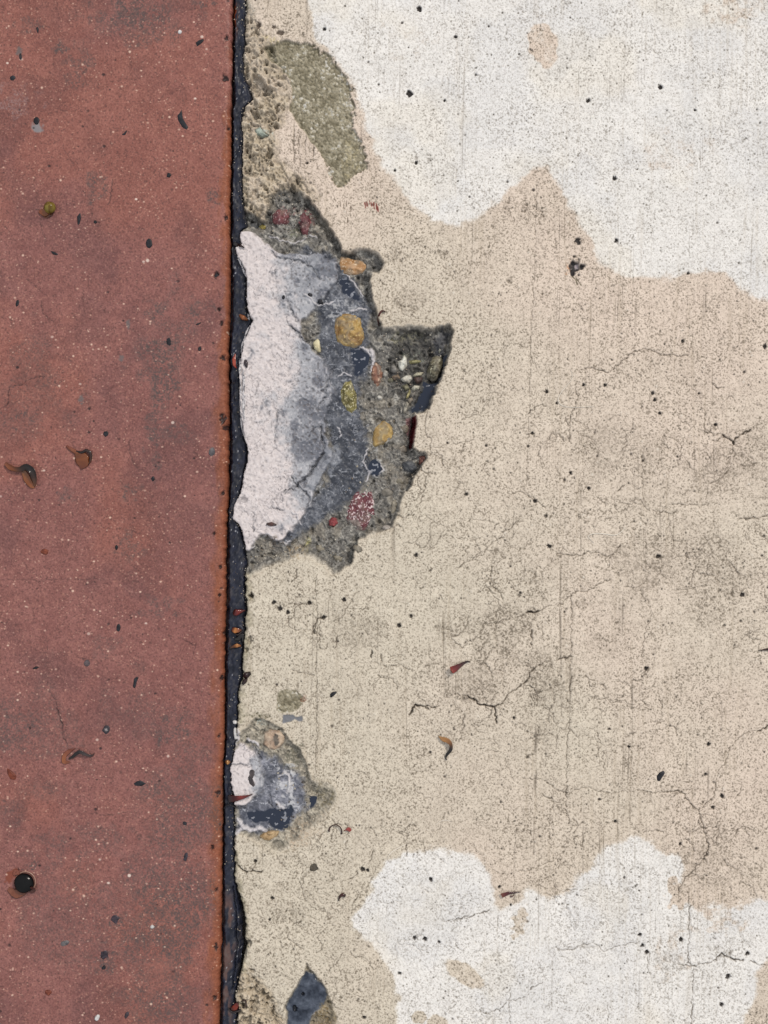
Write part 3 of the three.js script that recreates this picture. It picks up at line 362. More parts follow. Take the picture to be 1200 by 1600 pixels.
// pale crust along the edges of the wet floor, dark wet bottoms, maroon and olive dabs
const crust = (pts, w, col = [206, 202, 204]) => C.line(pts, w, 2.5, (i, m) => { const k = m * (0.5 + 0.5 * hash(i, 7)); C.tint(i, col, k * 0.9); C.H[i] += 0.6 * m; });
for (const [w, p] of [[1.2, [[420, 366], [440, 374], [455, 378], [470, 372], [482, 366], [494, 368]]], [1.6, [[552, 545], [562, 541], [572, 546], [580, 555], [583, 565], [578, 580]]], [2.6, [[570, 548], [580, 544], [584, 556]]], [1.4, [[528, 585], [540, 582], [548, 586]]], [1.3, [[540, 420], [548, 436], [560, 450], [566, 462]]], [1.3, [[525, 668], [532, 674], [530, 682]]], [1.3, [[398, 842], [396, 854], [388, 860]]], [1.3, [[410, 838], [418, 834], [428, 838], [436, 848], [446, 852], [454, 846]]], [1.3, [[455, 800], [466, 806], [470, 820]]], [3, [[366, 1300], [376, 1296], [390, 1299], [402, 1295], [414, 1300]]], [3, [[372, 1280], [376, 1290], [384, 1294]]], [2.2, [[432, 1258], [440, 1264], [448, 1266]]], [2, [[386, 1158], [396, 1160], [404, 1168]]], [2, [[372, 1140], [370, 1150], [368, 1166]]], [1.4, [[500, 1568], [495, 1580], [488, 1588]]], [2, [[434, 1214], [446, 1208], [454, 1226], [448, 1240]]], [1.5, [[474, 460], [500, 476], [520, 470]]], [1.5, [[548, 486], [560, 478], [572, 482]]], [1.4, [[574, 700], [568, 720], [576, 736], [572, 752]]], [1.6, [[592, 720], [600, 734], [590, 744], [580, 736], [584, 724]]], [1.6, [[373, 545], [379, 530], [385, 515], [392, 506]]], [1.5, [[373, 570], [375, 600], [373, 640], [376, 676]]], [1.2, [[380, 575], [381, 620], [380, 660]]], [1.3, [[366, 384], [370, 400], [378, 414]]]]) crust(p, w);
C.box(430, 1195, 475, 1280, (i, x, y) => { const k = sst(0.56, 0.68, fbm(x / 7 + 5, y / 7, 3)) * sst(470, 455, x) * sst(428, 436, x); C.tint(i, [204, 204, 206], k * 0.8); C.H[i] += k * 0.8; });
C.box(460, 440, 580, 545, (i, x, y) => { const k = sst(0.58, 0.7, fbm(x / 6 + 15, y / 6, 3)) * Math.exp(-(((x - 520) / 44) ** 2 + ((y - 485) / 34) ** 2)); C.tint(i, [196, 196, 196], k * 0.7); C.H[i] += k * 0.6; });
C.box(555, 640, 660, 790, (i, x, y) => { const k = sst(0.6, 0.7, fbm(x / 6 + 45, y / 6, 3)) * Math.exp(-(((x - 580) / 26) ** 2 + ((y - 725) / 46) ** 2)); C.tint(i, [192, 192, 190], k * 0.7); C.H[i] += k * 0.5; });
const wetFloor = [];
function wet(pts, level, col = [56, 62, 76]) {             // a flat wet bottom; the water sheet is laid later
  C.poly(pts, { pad: 5, warp: 3, scale: 9 }, (i, d, x, y) => { const m = sst(-3, 3.5, d + (fbm(x / 4, y / 4, 2) - 0.5) * 6), f = fbm(x / 8, y / 8, 2), s = (f - 0.5) * 30; C.tint(i, [col[0] + s, col[1] + s, col[2] + s], m); const e = fbm(x / 5 + 60, y / 5, 3), isle = sst(0.6, 0.68, e); C.tint(i, [168, 170, 176], m * isle * 0.7); C.H[i] = lerp(C.H[i], -level - 0.55 + (e - 0.42) * 2.2, m); C.Q[i] = lerp(C.Q[i], 0.4, m); C.F[i] = lerp(C.F[i], 0.5, m); });
  wetFloor.push([pts, level]);
}
const pool = [[[[546, 548], [556, 543], [568, 546], [575, 554], [574, 566], [570, 578], [560, 586], [552, 582], [554, 570], [548, 560]], 6.9], [[[531, 432], [540, 430], [547, 440], [556, 452], [564, 464], [561, 470], [548, 462], [536, 454], [532, 444]], 6.9], [[[380, 1274], [392, 1268], [410, 1270], [428, 1264], [440, 1270], [454, 1260], [459, 1270], [452, 1284], [440, 1300], [428, 1297], [418, 1286], [402, 1288], [388, 1284]], 5.0], [[[579, 722], [586, 718], [594, 726], [594, 738], [584, 742], [577, 734]], 6.2], [[[484, 1248], [494, 1248], [492, 1256], [485, 1264]], 4.6]];
for (const [p, l] of pool) wet(p, l);
wet([[692, 560], [698, 556], [692, 578], [683, 604], [671, 630], [660, 641], [642, 644], [640, 638], [651, 626], [660, 608], [664, 594], [670, 598], [684, 596], [691, 580]], 11.2, [66, 71, 79]);
C.blob(690, 534, 13, 24, 0.15, 0.5, (i, m, x, y) => { const k = sst(0, 0.4, m); C.tint(i, [70, 71, 76].map((c) => c + (fbm(x / 4, y / 4, 3) - 0.5) * 50), 0.75 * k); });
C.poly([[476, 1520], [490, 1524], [506, 1544], [512, 1556], [504, 1572], [490, 1586], [480, 1610], [474, 1640], [462, 1632], [450, 1602], [446, 1577], [453, 1560], [464, 1542]], { pad: 5, warp: 3, scale: 9 }, (i, d, x, y) => { const m = sst(-2, 2.5, d), f = fbm(x / 9, y / 9, 4), s = (f - 0.5) * 95 + (vn(x / 1.8, y / 1.8) - 0.5) * 16; C.tint(i, [64 + s, 71 + s, 84 + s], m); C.H[i] = lerp(C.H[i], -2.6 + (f - 0.5) * 2.4, m); C.Q[i] = lerp(C.Q[i], 0.16, m); if (d > 0) zone[i] = 3; });
for (const [x, y, r] of [[460, 1578, 5], [473, 1556, 3]]) pit(x, y, r, 0.3, [22, 24, 30], 1.5);
worn(437, 336, 14, 14, 0, [138, 66, 70], 0.95, 0); worn(476, 344, 13, 22, 0.2, [130, 62, 66], 0.95, 0); worn(455, 326, 18, 8, 0, [142, 104, 100], 0.7, 0); worn(460, 358, 18, 12, 0, [104, 106, 84], 0.7, 0); worn(650, 555, 20, 14, 0, [112, 120, 106], 0.5, 0); worn(640, 525, 34, 12, 0, [168, 162, 132], 0.5, 0.5); worn(482, 848, 9, 14, 0.4, [178, 170, 120], 0.8, 0); worn(460, 862, 16, 10, 0.2, [164, 140, 106], 0.55, 0); worn(428, 850, 16, 12, 0, [110, 98, 86], 0.7, 0); worn(400, 1118, 20, 8, 0.2, [86, 82, 62], 0.8, 0.5); worn(408, 1130, 10, 5, 0.3, [168, 182, 178], 0.8, 0); worn(505, 1240, 22, 22, 0, [128, 119, 96], 0.7, 0.6); worn(455, 1185, 20, 26, 0.3, [104, 102, 88], 0.7, 0.5); worn(470, 1300, 40, 22, -0.5, [190, 166, 140], 0.5, 0); worn(505, 1590, 18, 26, 0.3, [140, 116, 74], 0.6, 0);
C.poly([[644, 650], [650, 648], [651, 664], [647, 684], [644, 700], [640, 700], [640, 684], [643, 664]], { pad: 4, warp: 1.5, scale: 6 }, (i, d) => { const m = sst(-1, 2, d); C.tint(i, [84, 22, 26], m * 0.9); C.H[i] -= 4 * m; C.Q[i] = lerp(C.Q[i], 0.25, m); });
C.poly([[634, 652], [643, 650], [641, 672], [638, 684], [634, 676]], { pad: 4, warp: 1.5, scale: 6 }, (i, d) => { C.tint(i, [122, 84, 86], sst(-1, 2, d) * 0.8); });
C.poly([[442, 1117], [458, 1117], [462, 1121], [472, 1119], [473, 1127], [468, 1128], [460, 1124], [452, 1128], [441, 1131]], { pad: 4, warp: 1, scale: 6 }, (i, d) => { const m = sst(-0.8, 1, d); C.tint(i, [116, 118, 124], m * 0.95); C.H[i] -= 0.8 * m; });
// the slab ends at the joint
C.box(340, -224, 420, 1824, (i, x, y) => { const e = x - jointRight(y); if (e < 0) { C.H[i] = -17; C.tint(i, [70, 64, 58], 0.9); } else if (e < 5) C.H[i] -= (zone[i] ? 1.1 : 2.2) * (1 - e / 5) ** 2; });

// ---------------------------------------------------------------- the red slab: height, colour, gloss
const D = new Sheet(-664, -224, 1036, 2048);
D.each((i, x, y) => {
  const a = fbm(x / 210 + 60, y / 210, 3), b = fbm(x / 60 - 20, y / 60, 4), c = fbm(x / 14, y / 14 + 5, 3), f = vn(x / 2.2, y / 2.2), g = hash(x + 5000, y);
  const or = sst(0.4, 0.68, a * 0.7 + b * 0.3 + 0.1 * (1 - sst(100, 700, y))), dk = sst(0.5, 0.72, fbm(x / 75 + 31, y / 75 + 8, 4)), t = (c - 0.5) * 20 + (f - 0.5) * 20 + (g - 0.5) * 16 + (b - 0.5) * 12;
  D.R[i] = lerp(139, 144, or) - 13 * dk + t; D.G[i] = lerp(92, 92, or) - 8 * dk + t * 0.85; D.B[i] = lerp(86, 82, or) - 6 * dk + t * 0.8;
  const q1 = vn(x / 1.5, y / 1.5 + 60), dd = sst(0.68, 0.88, q1), ll = sst(0.24, 0.08, q1); D.tint(i, [88, 60, 56], dd * 0.6); D.tint(i, [186, 136, 116], ll * 0.5);
  D.H[i] = (a - 0.5) * 0.5 + (b - 0.5) * 0.5 + (c - 0.5) * 0.12 + (f - 0.5) * 0.1; D.Q[i] = 0.5 + (b - 0.5) * 0.25 + (c - 0.5) * 0.2; D.F[i] = 0.5 + (f - 0.5) * 0.5 + (g - 0.5) * 0.3;
  const e = redEdge0(y) - x, o = sst(lerp(14, 25, sst(300, 900, y)), 4, e + (fbm(x / 10, y / 26, 3) - 0.5) * 24) * sst(60, 260, y + 160 * (vn(y / 40, 3) - .5)); D.tint(i, [140 + t, 78 + t * .7, 48 + t * .5], 0.66 * o);
});
const smudge = (x, y, rx, ry, rot, al, col = [90, 76, 74]) => D.blob(x, y, rx, ry, rot, 0.7, (i, m, px, py) => { const k = sst(0, 0.6, m) * (0.35 * sst(0.34, 0.62, fbm(px / 5, py / 5, 3)) + 0.9 * sst(0.5, 0.8, vn(px / 1.7, py / 1.7))); D.tint(i, col, clamp(al * 1.45 * k)); D.H[i] -= 0.15 * k; });
for (const s of [[225, 30, 50, 34, 0.2, .6], [180, 28, 60, 14, 0, .45], [95, 75, 14, 12, 0, .7], [118, 112, 24, 34, 0, .4], [315, 5, 20, 12, 0, .6], [45, 38, 30, 16, 0, .4], [140, 95, 14, 14, 0, .5], [150, 290, 26, 26, 0, .5], [330, 310, 14, 14, 0, .5], [250, 580, 34, 70, 0, .55], [245, 480, 30, 24, 0, .5], [240, 690, 14, 60, 0, .5], [205, 770, 26, 14, 0, .5], [270, 670, 24, 12, 0, .5], [30, 650, 30, 18, 0, .5], [100, 775, 16, 14, 0, .4], [250, 950, 40, 24, 0, .4], [270, 1145, 34, 26, 0, .55], [30, 1130, 40, 40, 0, .35], [160, 1010, 30, 20, 0, .25], [280, 1420, 60, 70, 0, .5], [230, 1380, 40, 50, 0, .35], [270, 1490, 30, 26, 0, .5], [250, 1570, 40, 30, 0, .4], [165, 1500, 22, 24, 0, .5], [300, 1260, 40, 46, 0, .35], [80, 1330, 40, 30, 0, .3], [150, 1310, 60, 30, 0, .3], [60, 560, 40, 60, 0, .3], [320, 480, 26, 20, 0, .35], [25, 1270, 30, 30, 0, .3], [185, 1440, 18, 14, 0, .6], [50, 1352, 14, 7, -.5, .6], [205, 855, 26, 30, 0, .35], [270, 1400, 90, 150, 0, .4], [290, 1240, 70, 110, 0, .32], [130, 1450, 110, 90, 0, .25], [60, 1150, 80, 90, 0, .28], [250, 1560, 90, 60, 0, .35], [230, 1100, 80, 60, 0, .25], [270, 560, 60, 110, 0, .35], [60, 640, 70, 60, 0, .22], [215, 30, 90, 50, 0, .35]]) smudge(...s);
smudge(25, 160, 44, 26, 0.2, 0.5, [148, 118, 116]); D.blob(57, 199, 11, 10, 0, 0.4, (i, m) => D.tint(i, [134, 136, 140], 0.85 * sst(0, .5, m))); D.blob(255, 1510, 20, 22, 0, 0.3, (i, m) => D.tint(i, [154, 102, 92], 0.4 * sst(0, .6, m)));
for (const [x, y, r, rot] of [[30, 80, 10, 0], [331, 706, 9, 0], [127, 624, 9, 0], [190, 560, 8, 0], [200, 507, 8, 0]]) D.blob(x, y, r * 0.6, r, rot, 0.4, (i, m) => D.tint(i, [104, 100, 100], 0.75 * sst(0, .5, m)));
function grit(n, r0, r1, col, al, dep, near) {
  for (let k = 0; k < n; k++) {
    const x = rr(-650, 362), y = rr(-220, 1815); if (rnd() > (near ? 0.25 + 1.1 * sst(0.4, 0.65, fbm(x / 45 + 3, y / 45 + 70, 3)) : 1)) continue;
    const r = r0 + (r1 - r0) * rnd() ** 2.5, e = rr(0.6, 1), A = al * rr(0.5, 1);
    D.box(x - r - 1, y - r - 1, x + r + 1, y + r + 1, (i, px, py) => { const m = clamp(r - Math.hypot(px - x, (py - y) / e) + 0.5); if (m > 0) { D.tint(i, col, m * A); D.H[i] -= dep * m; D.F[i] -= 0.3 * m * Math.sign(dep); } });
  }
}
grit(26000, 0.5, 1.0, [96, 66, 62], 0.6, 0.12, true); grit(9000, 0.5, 1.3, [70, 50, 50], 0.65, 0.3, true); grit(16000, 0.6, 1.3, [226, 188, 164], 0.85, -0.08, true); grit(3600, 0.8, 2.0, [236, 206, 184], 0.9, -0.12, true); grit(500, 1.0, 2.6, [44, 34, 36], 0.85, 0.8, false); grit(60, 2, 3.2, [240, 226, 212], 0.95, -0.2, false);
const rcrack = (w, p) => D.line(p, w, 1.6, (i, m) => { D.tint(i, [66, 46, 46], m * 0.7); D.H[i] -= 0.8 * m; });
for (const [w, p] of [[0.8, [[0, 640], [12, 630], [14, 606], [22, 603], [34, 602], [42, 594], [56, 590], [70, 588]]], [0.6, [[43, 436], [54, 446], [64, 456]]], [0.6, [[64, 470], [66, 486], [76, 500], [84, 502]]], [0.9, [[176, 280], [174, 296], [172, 310], [168, 320]]], [0.6, [[128, 298], [140, 310], [146, 314]]], [0.6, [[100, 236], [116, 258]]], [0.6, [[62, 340], [70, 372], [70, 384]]], [0.7, [[202, 690], [202, 704], [206, 718], [214, 732]]], [0.6, [[256, 690], [257, 704]]], [0.5, [[0, 906], [40, 905], [62, 908], [90, 904], [130, 906], [150, 904], [172, 916]]], [0.5, [[34, 874], [42, 888], [50, 896]]], [1.0, [[89, 1106], [91, 1116], [97, 1130], [98, 1150], [105, 1162]]], [0.6, [[77, 1080], [88, 1096], [89, 1106]]], [0.7, [[286, 1000], [304, 1008], [302, 1022]]], [0.5, [[205, 826], [215, 836]]], [0.5, [[140, 1270], [170, 1274], [200, 1268]]], [0.5, [[115, 1025], [150, 1032]]]]) rcrack(w, p);
for (const [x, y, r] of [[352, 122, 8], [346, 505, 5], [348, 560, 6], [348, 655, 9], [352, 668, 7], [338, 430, 6], [342, 483, 4], [334, 834, 3], [344, 886, 4], [350, 990, 4], [332, 1324, 5], [343, 930, 4], [354, 60, 5], [357, 200, 4], [352, 340, 5], [348, 770, 5], [346, 1060, 5], [342, 1150, 4], [340, 1240, 6], [338, 1390, 4], [337, 1480, 6], [335, 1560, 5]]) D.blob(x, y, r * .7, r, 0.2, 0.5, (i, m) => { const k = sst(0, .5, m); D.tint(i, [40, 28, 28], 0.85 * k); D.H[i] -= 2 * k; });
D.blob(17, 1368, 15, 8, -0.9, 0.3, (i, m) => D.tint(i, [128, 66, 48], .8 * sst(0, .4, m)));

// ---------------------------------------------------------------- meshes of the setting
const span = (a, b, s) => { const n = Math.max(1, Math.round((b - a) / s)); return Array.from({ length: n }, (_, k) => a + (b - a) * k / n); };
const concreteMat = C.material(0.00035, { specularIntensity: 0.45 }), redMat = D.material(0.0003, { specularIntensity: 0.4 });
function makeConcrete() {
  const xs = [...span(347, 725, 1.1), ...span(725, 1230, 1.6), ...span(1230, 1619, 13), 1619], ys = [...span(-224, -30, 9), ...span(-30, 1630, 1.25), ...span(1630, 1823, 9), 1823];
  const W = xs.length, N = W * ys.length, hgt = new Float32Array(N);
  for (let j = 0, k = 0; j < ys.length; j++) for (let i = 0; i < W; i++, k++) hgt[k] = C.height(xs[i], ys[j]) * MM;
  const out = [];
  for (let id = 0; id < 4; id++) {
    const map = new Int32Array(N).fill(-1), P = [], NN = [], T = [], I = [];
    const vert = (i, j) => {
      const k = j * W + i; if (map[k] >= 0) return map[k];
      P.push(X(xs[i]), hgt[k], Z(ys[j])); T.push(...C.uv(xs[i], ys[j]));
      const i0 = Math.max(0, i - 1), i1 = Math.min(W - 1, i + 1), j0 = Math.max(0, j - 1), j1 = Math.min(ys.length - 1, j + 1);
      const gx = (hgt[j * W + i1] - hgt[j * W + i0]) / ((xs[i1] - xs[i0]) * U), gz = (hgt[j1 * W + i] - hgt[j0 * W + i]) / ((ys[j1] - ys[j0]) * U), l = 1 / Math.sqrt(gx * gx + gz * gz + 1);
      NN.push(-gx * l, l, -gz * l); return map[k] = P.length / 3 - 1;
    };
    for (let j = 0; j < ys.length - 1; j++) { const row = (Math.round((ys[j] + ys[j + 1]) / 2) - C.y0) * C.w; for (let i = 0; i < W - 1; i++) {
      if (zone[row + Math.round((xs[i] + xs[i + 1]) / 2) - C.x0] !== id) continue;
      const a = vert(i, j), b = vert(i + 1, j), c = vert(i, j + 1), d = vert(i + 1, j + 1); I.push(a, c, b, b, c, d);
    } }
    const g = new THREE.BufferGeometry(); g.setAttribute('position', new THREE.BufferAttribute(new Float32Array(P), 3)); g.setAttribute('normal', new THREE.BufferAttribute(new Float32Array(NN), 3)); g.setAttribute('uv', new THREE.BufferAttribute(new Float32Array(T), 2)); g.setIndex(new THREE.BufferAttribute(new Uint32Array(I), 1));
    out.push(new THREE.Mesh(g, concreteMat));
  }
  return out;
}
function gridMesh(cols, rows, at, mat, colour, uv) {       // at(i, j) -> [u, v, mm]
  const P = new Float32Array(cols * rows * 3), K = colour && new Float32Array(cols * rows * 3), T = uv && new Float32Array(cols * rows * 2), I = [];
  for (let j = 0, k = 0; j < rows; j++) for (let i = 0; i < cols; i++, k++) {
    const [u, v, h] = at(i, j); P.set([X(u), h * MM, Z(v)], k * 3); if (K) K.set(base3(colour(i, j, u, v)), k * 3); if (T) T.set(uv(u, v), k * 2);
    if (i && j) I.push(k - cols - 1, k - 1, k - cols, k - cols, k - 1, k);
  }
  const g = new THREE.BufferGeometry(); g.setAttribute('position', new THREE.BufferAttribute(P, 3)); if (K) g.setAttribute('color', new THREE.BufferAttribute(K, 3)); if (T) g.setAttribute('uv', new THREE.BufferAttribute(T, 2));
  g.setIndex(I); g.computeVertexNormals(); return new THREE.Mesh(g, mat);
}
// plain continuation of both slabs beyond the detailed sheet
function tileMat(src, x, y, n, rough, spec) {                           // a square piece of the same concrete, blended at its borders so that it repeats
  const c = new Uint8Array(n * n * 4), q = 64, take = (ch, i, j) => src[ch][(y - src.y0 + j) * src.w + x - src.x0 + i];
  for (let j = 0; j < n; j++) for (let i = 0; i < n; i++) for (let ch = 0; ch < 3; ch++) {
    const k = 'RGB'[ch], a = i < q ? i / q : 1, b = j < q ? j / q : 1;
    const v = lerp(lerp(take(k, i + (a < 1 ? n : 0), j + (b < 1 ? n : 0)), take(k, i, j + (b < 1 ? n : 0)), a), lerp(take(k, i + (a < 1 ? n : 0), j), take(k, i, j), a), b);
    c[(j * n + i) * 4 + ch] = LUT[clamp(v * 4, 0, 1020) | 0]; c[(j * n + i) * 4 + 3] = 255;
  }
  const t = new THREE.DataTexture(c, n, n, THREE.RGBAFormat); t.wrapS = t.wrapT = THREE.RepeatWrapping; t.magFilter = THREE.LinearFilter; t.colorSpace = THREE.SRGBColorSpace; t.needsUpdate = true;
  return new THREE.MeshPhysicalMaterial({ map: t, roughness: rough, specularIntensity: spec });
}
const sheetPart = (quads, mat, n) => {                     // each quad: [x at v0, x at v0 right, v0, x at v1, x at v1 right, v1]
  const P = [], T = [], I = [];
  for (const [a, b, v0, c, d, v1] of quads) { const k = P.length / 3; for (const [u, v] of [[a, v0], [b, v0], [c, v1], [d, v1]]) { P.push(X(u), 0, Z(v)); T.push(u / n, v / n); } I.push(k, k + 2, k + 1, k + 1, k + 2, k + 3); }
  const g = new THREE.BufferGeometry(); g.setAttribute('position', new THREE.Float32BufferAttribute(P, 3)); g.setAttribute('uv', new THREE.Float32BufferAttribute(T, 2)); g.setIndex(I); g.computeVertexNormals(); return new THREE.Mesh(g, mat);
};
const child = (parent, m, name, label) => { m.name = name; if (label) m.userData.label = label; parent.add(shadows(m)); return m; };
const FAR = 6000;
const pavement = new THREE.Group();
const [surf, patchA, patchB, tarBlob] = makeConcrete();
child(pavement, surf, 'surface');
child(pavement, sheetPart([[1618.5, FAR, -224, 1618.5, FAR, 1823], [404, FAR, -FAR, jointRight0(-224), FAR, -223.5], [jointRight0(1824), FAR, 1822.5, 340, FAR, FAR + 1600]], tileMat(C, 1000, 500, 300, 0.7, 0.45), 300), 'outer_surface');
put(pavement, 'concrete_pavement', 'beige broom-finished concrete pavement with damp and dry areas, cracks and broken holes', null, null, 'structure');
put(patchA, 'mortar_patch', 'cracked white and grey mortar patch filling the large broken hole beside the joint', 'mortar patch');
put(patchB, 'mortar_patch', 'small white mortar patch in the lower broken hole, beside a maroon husk', 'mortar patch');
put(tarBlob, 'tar_blob', 'glossy dark slate-blue tar filling the pointed hole at the bottom edge', 'tar');

const level = curve([[-FAR, -3], [0, -2.2], [120, -2.4], [160, -3.2], [330, -3], [350, -5], [420, -7], [560, -7.5], [760, -7], [860, -5.5], [900, -4], [1060, -3.6], [1150, -4.5], [1260, -5], [1350, -4], [1420, -2.8], [1500, -2.6], [1560, -4], [1600, -5], [FAR + 1600, -4]]), gap = curve([[-FAR, 0], [1380, 0], [1410, 5], [1450, 8], [1490, 7], [1530, 3], [1560, 0], [FAR + 1600, 0]]);
const sealEnds = (v) => [redEdge(v) + 0.6, jointRight(v) + 2 - gap(v)];
function sealTop(u, v, s) {
  const e = Math.min(s, 1 - s);
  let h = level(v) - 5.5 * (1 - sst(0, 0.2, e)) + (fbm(u / 9, v / 22, 3) - 0.5) * 2.6 + (fbm(u / 4, v / 4, 3) - 0.5) * 1.4;
  if (v < 350) h += 0.9 * sst(0.72, 0.86, s) * sst(1, 0.93, s) - 2.4 * sst(0.24, 0.1, s);
  if (gap(v) > 1) h -= 3.2 * sst(0.06, 0, Math.abs(s - 0.72));
  return h;
}
const redSlab = new THREE.Group();
{
  const ds = [-1, 0, 0.3, 0.8, 1.6, 2.6, 4, 5.5, 7.5, 10, 12, ...span(14, 380, 2), ...span(380, 1000, 16), 1000], ys = [...span(-224, -20, 10), ...span(-20, 1620, 2), ...span(1620, 1823, 10), 1823], RAD = 9;
  child(redSlab, gridMesh(ds.length, ys.length, (i, j) => {
    const d = ds[ds.length - 1 - i], v = ys[j], u = redEdge(v) - Math.max(0, d), t = clamp(1 - d / RAD);
    return [u, v, D.height(u, v) - (d < 0 ? 17 : RAD * 0.55 * (1 - Math.sqrt(1 - t * t * 0.999)))];
  }, redMat, null, (u, v) => D.uv(u, v)), 'surface');
  child(redSlab, sheetPart([[-FAR, -640, -224, -FAR, -640, 1823], [-FAR, 384, -FAR, -FAR, 362.5, -223], [-FAR, 339, 1822, -FAR, 310, FAR + 1600]], tileMat(D, -400, 600, 280, 0.52, 0.4), 280), 'outer_surface');
  put(redSlab, 'red_pavement', 'wet brick-red concrete slab with an orange worn edge and pale grit', null, null, 'structure');
}
{
  const ys = [...span(-FAR, -224, 400), ...span(-224, -20, 10), ...span(-20, 1620, 2), ...span(1620, 1824, 10), ...span(1824, FAR + 1600, 400)], cols = 26;
  const mat = new THREE.MeshPhysicalMaterial({ vertexColors: true, roughness: 0.4, specularIntensity: 0.4 });
  const strip = gridMesh(cols, ys.length, (i, j) => {
    const v = ys[j], s = i / (cols - 1), [a, b] = sealEnds(v), u = lerp(a, b, s), h = sealTop(u, v, s);
    return [u, v, h];
  }, mat, (i, j, u, v) => {
    const s = i / (cols - 1), n = fbm(u / 5, v / 9, 3), f = vn(u / 1.6, v / 1.6); let c = [19 + 28 * n + 14 * (f - .5), 22 + 29 * n + 14 * (f - .5), 31 + 38 * n + 14 * (f - .5)];
    const br = sst(0.5, 0.62, fbm(u / 8 + 3, v / 24, 3)) * (sst(1380, 1420, v) * sst(0.85, 0.4, s) + sst(900, 960, v) * sst(1040, 990, v) * sst(0.5, 0.2, s)); c = c.map((x, k) => lerp(x, [120, 88, 76][k], br * 0.7));
    const gr = sst(0.55, 0.72, fbm(u / 4 + 20, v / 5, 3)) * 0.6 * (0.4 + 0.6 * f) + 0.5 * sst(0.2, 0.02, Math.min(s, 1 - s)) * sst(0.4, 0.6, fbm(u / 4, v / 7, 2)); c = c.map((x, k) => lerp(x, [92, 88, 86][k], gr));
    const or = sst(68, 20, v) * sst(-2, 8, v) * sst(0.55, 0.25, s) * sst(0.35, 0.6, fbm(u / 1.5, v / 12, 2)); c = c.map((x, k) => lerp(x, [150, 70, 32][k], or));
    if (f > 0.9 && hash(u | 0, v | 0) > 0.75) c = [168, 170, 176]; return c;
  });
  put(strip, 'joint_sealant', 'dark blue-black rubbery sealant strip between the red slab and the beige concrete', 'sealant strip');
}
{
  const g = new THREE.Mesh(new THREE.PlaneGeometry(160, 160), new THREE.MeshStandardMaterial({ color: new THREE.Color().setRGB(0.12, 0.11, 0.1), roughness: 0.95 }));
  g.rotation.x = -Math.PI / 2; g.position.y = -0.03; put(g, 'ground', 'bare ground around the pavement', null, null, 'structure');
}

// ---------------------------------------------------------------- standing water in the holes
const waterMat = new THREE.MeshPhysicalMaterial({ color: new THREE.Color().setRGB(...base3([44, 51, 66])), roughness: 0.12, ior: 1.33, specularIntensity: 0.6 });   // murky water, too dark to see through
const waterLabels = ['small dark puddle below the big ochre stone in the large hole', 'narrow dark puddle beneath the tan stone at the edge of the large hole', 'dark puddle along the bottom of the lower hole', 'tiny dark puddle ringed with white crust, right of the large hole', 'tiny dark puddle at the right side of the lower hole', 'grey water pooled along the right wall of the large hole'];
wetFloor.forEach(([p, level], k) => {
  const cx = p.reduce((s, q) => s + q[0], 0) / p.length, cy = p.reduce((s, q) => s + q[1], 0) / p.length;
  const curveP = new THREE.CatmullRomCurve3(p.map(([u, v]) => new THREE.Vector3(X(cx + (u - cx) * 1.1) - X(cx), 0, Z(cy + (v - cy) * 1.1) - Z(cy))), true).getPoints(60);
  const sh = new THREE.Shape(curveP.map((q) => new THREE.Vector2(q.x, -q.z))), g = new THREE.ShapeGeometry(sh); g.rotateX(-Math.PI / 2);
  const m = new THREE.Mesh(g, waterMat); m.position.set(X(cx), -level * MM, Z(cy)); put(m, 'puddle', waterLabels[k], null, null, 'structure');
});

// ---------------------------------------------------------------- builders for stones, flakes and withered plant bits
const mats = {
  stone: new THREE.MeshPhysicalMaterial({ vertexColors: true, roughness: 0.55, specularIntensity: 0.6 }),
  dull: new THREE.MeshPhysicalMaterial({ vertexColors: true, roughness: 0.8 }),
  flake: new THREE.MeshPhysicalMaterial({ vertexColors: true, roughness: 0.5, specularIntensity: 0.45 }),
  wet: new THREE.MeshPhysicalMaterial({ vertexColors: true, roughness: 0.3, specularIntensity: 0.4, clearcoat: 0.3, clearcoatRoughness: 0.04 }),
};
const top = (u, v) => { const [a, b] = sealEnds(v); if (u < a) return D.height(u, v); const c = C.height(u, v); return u < b ? Math.max(c, sealTop(u, v, Math.max(0.2, Math.min(0.8, (u - a) / (b - a))))) : c; };
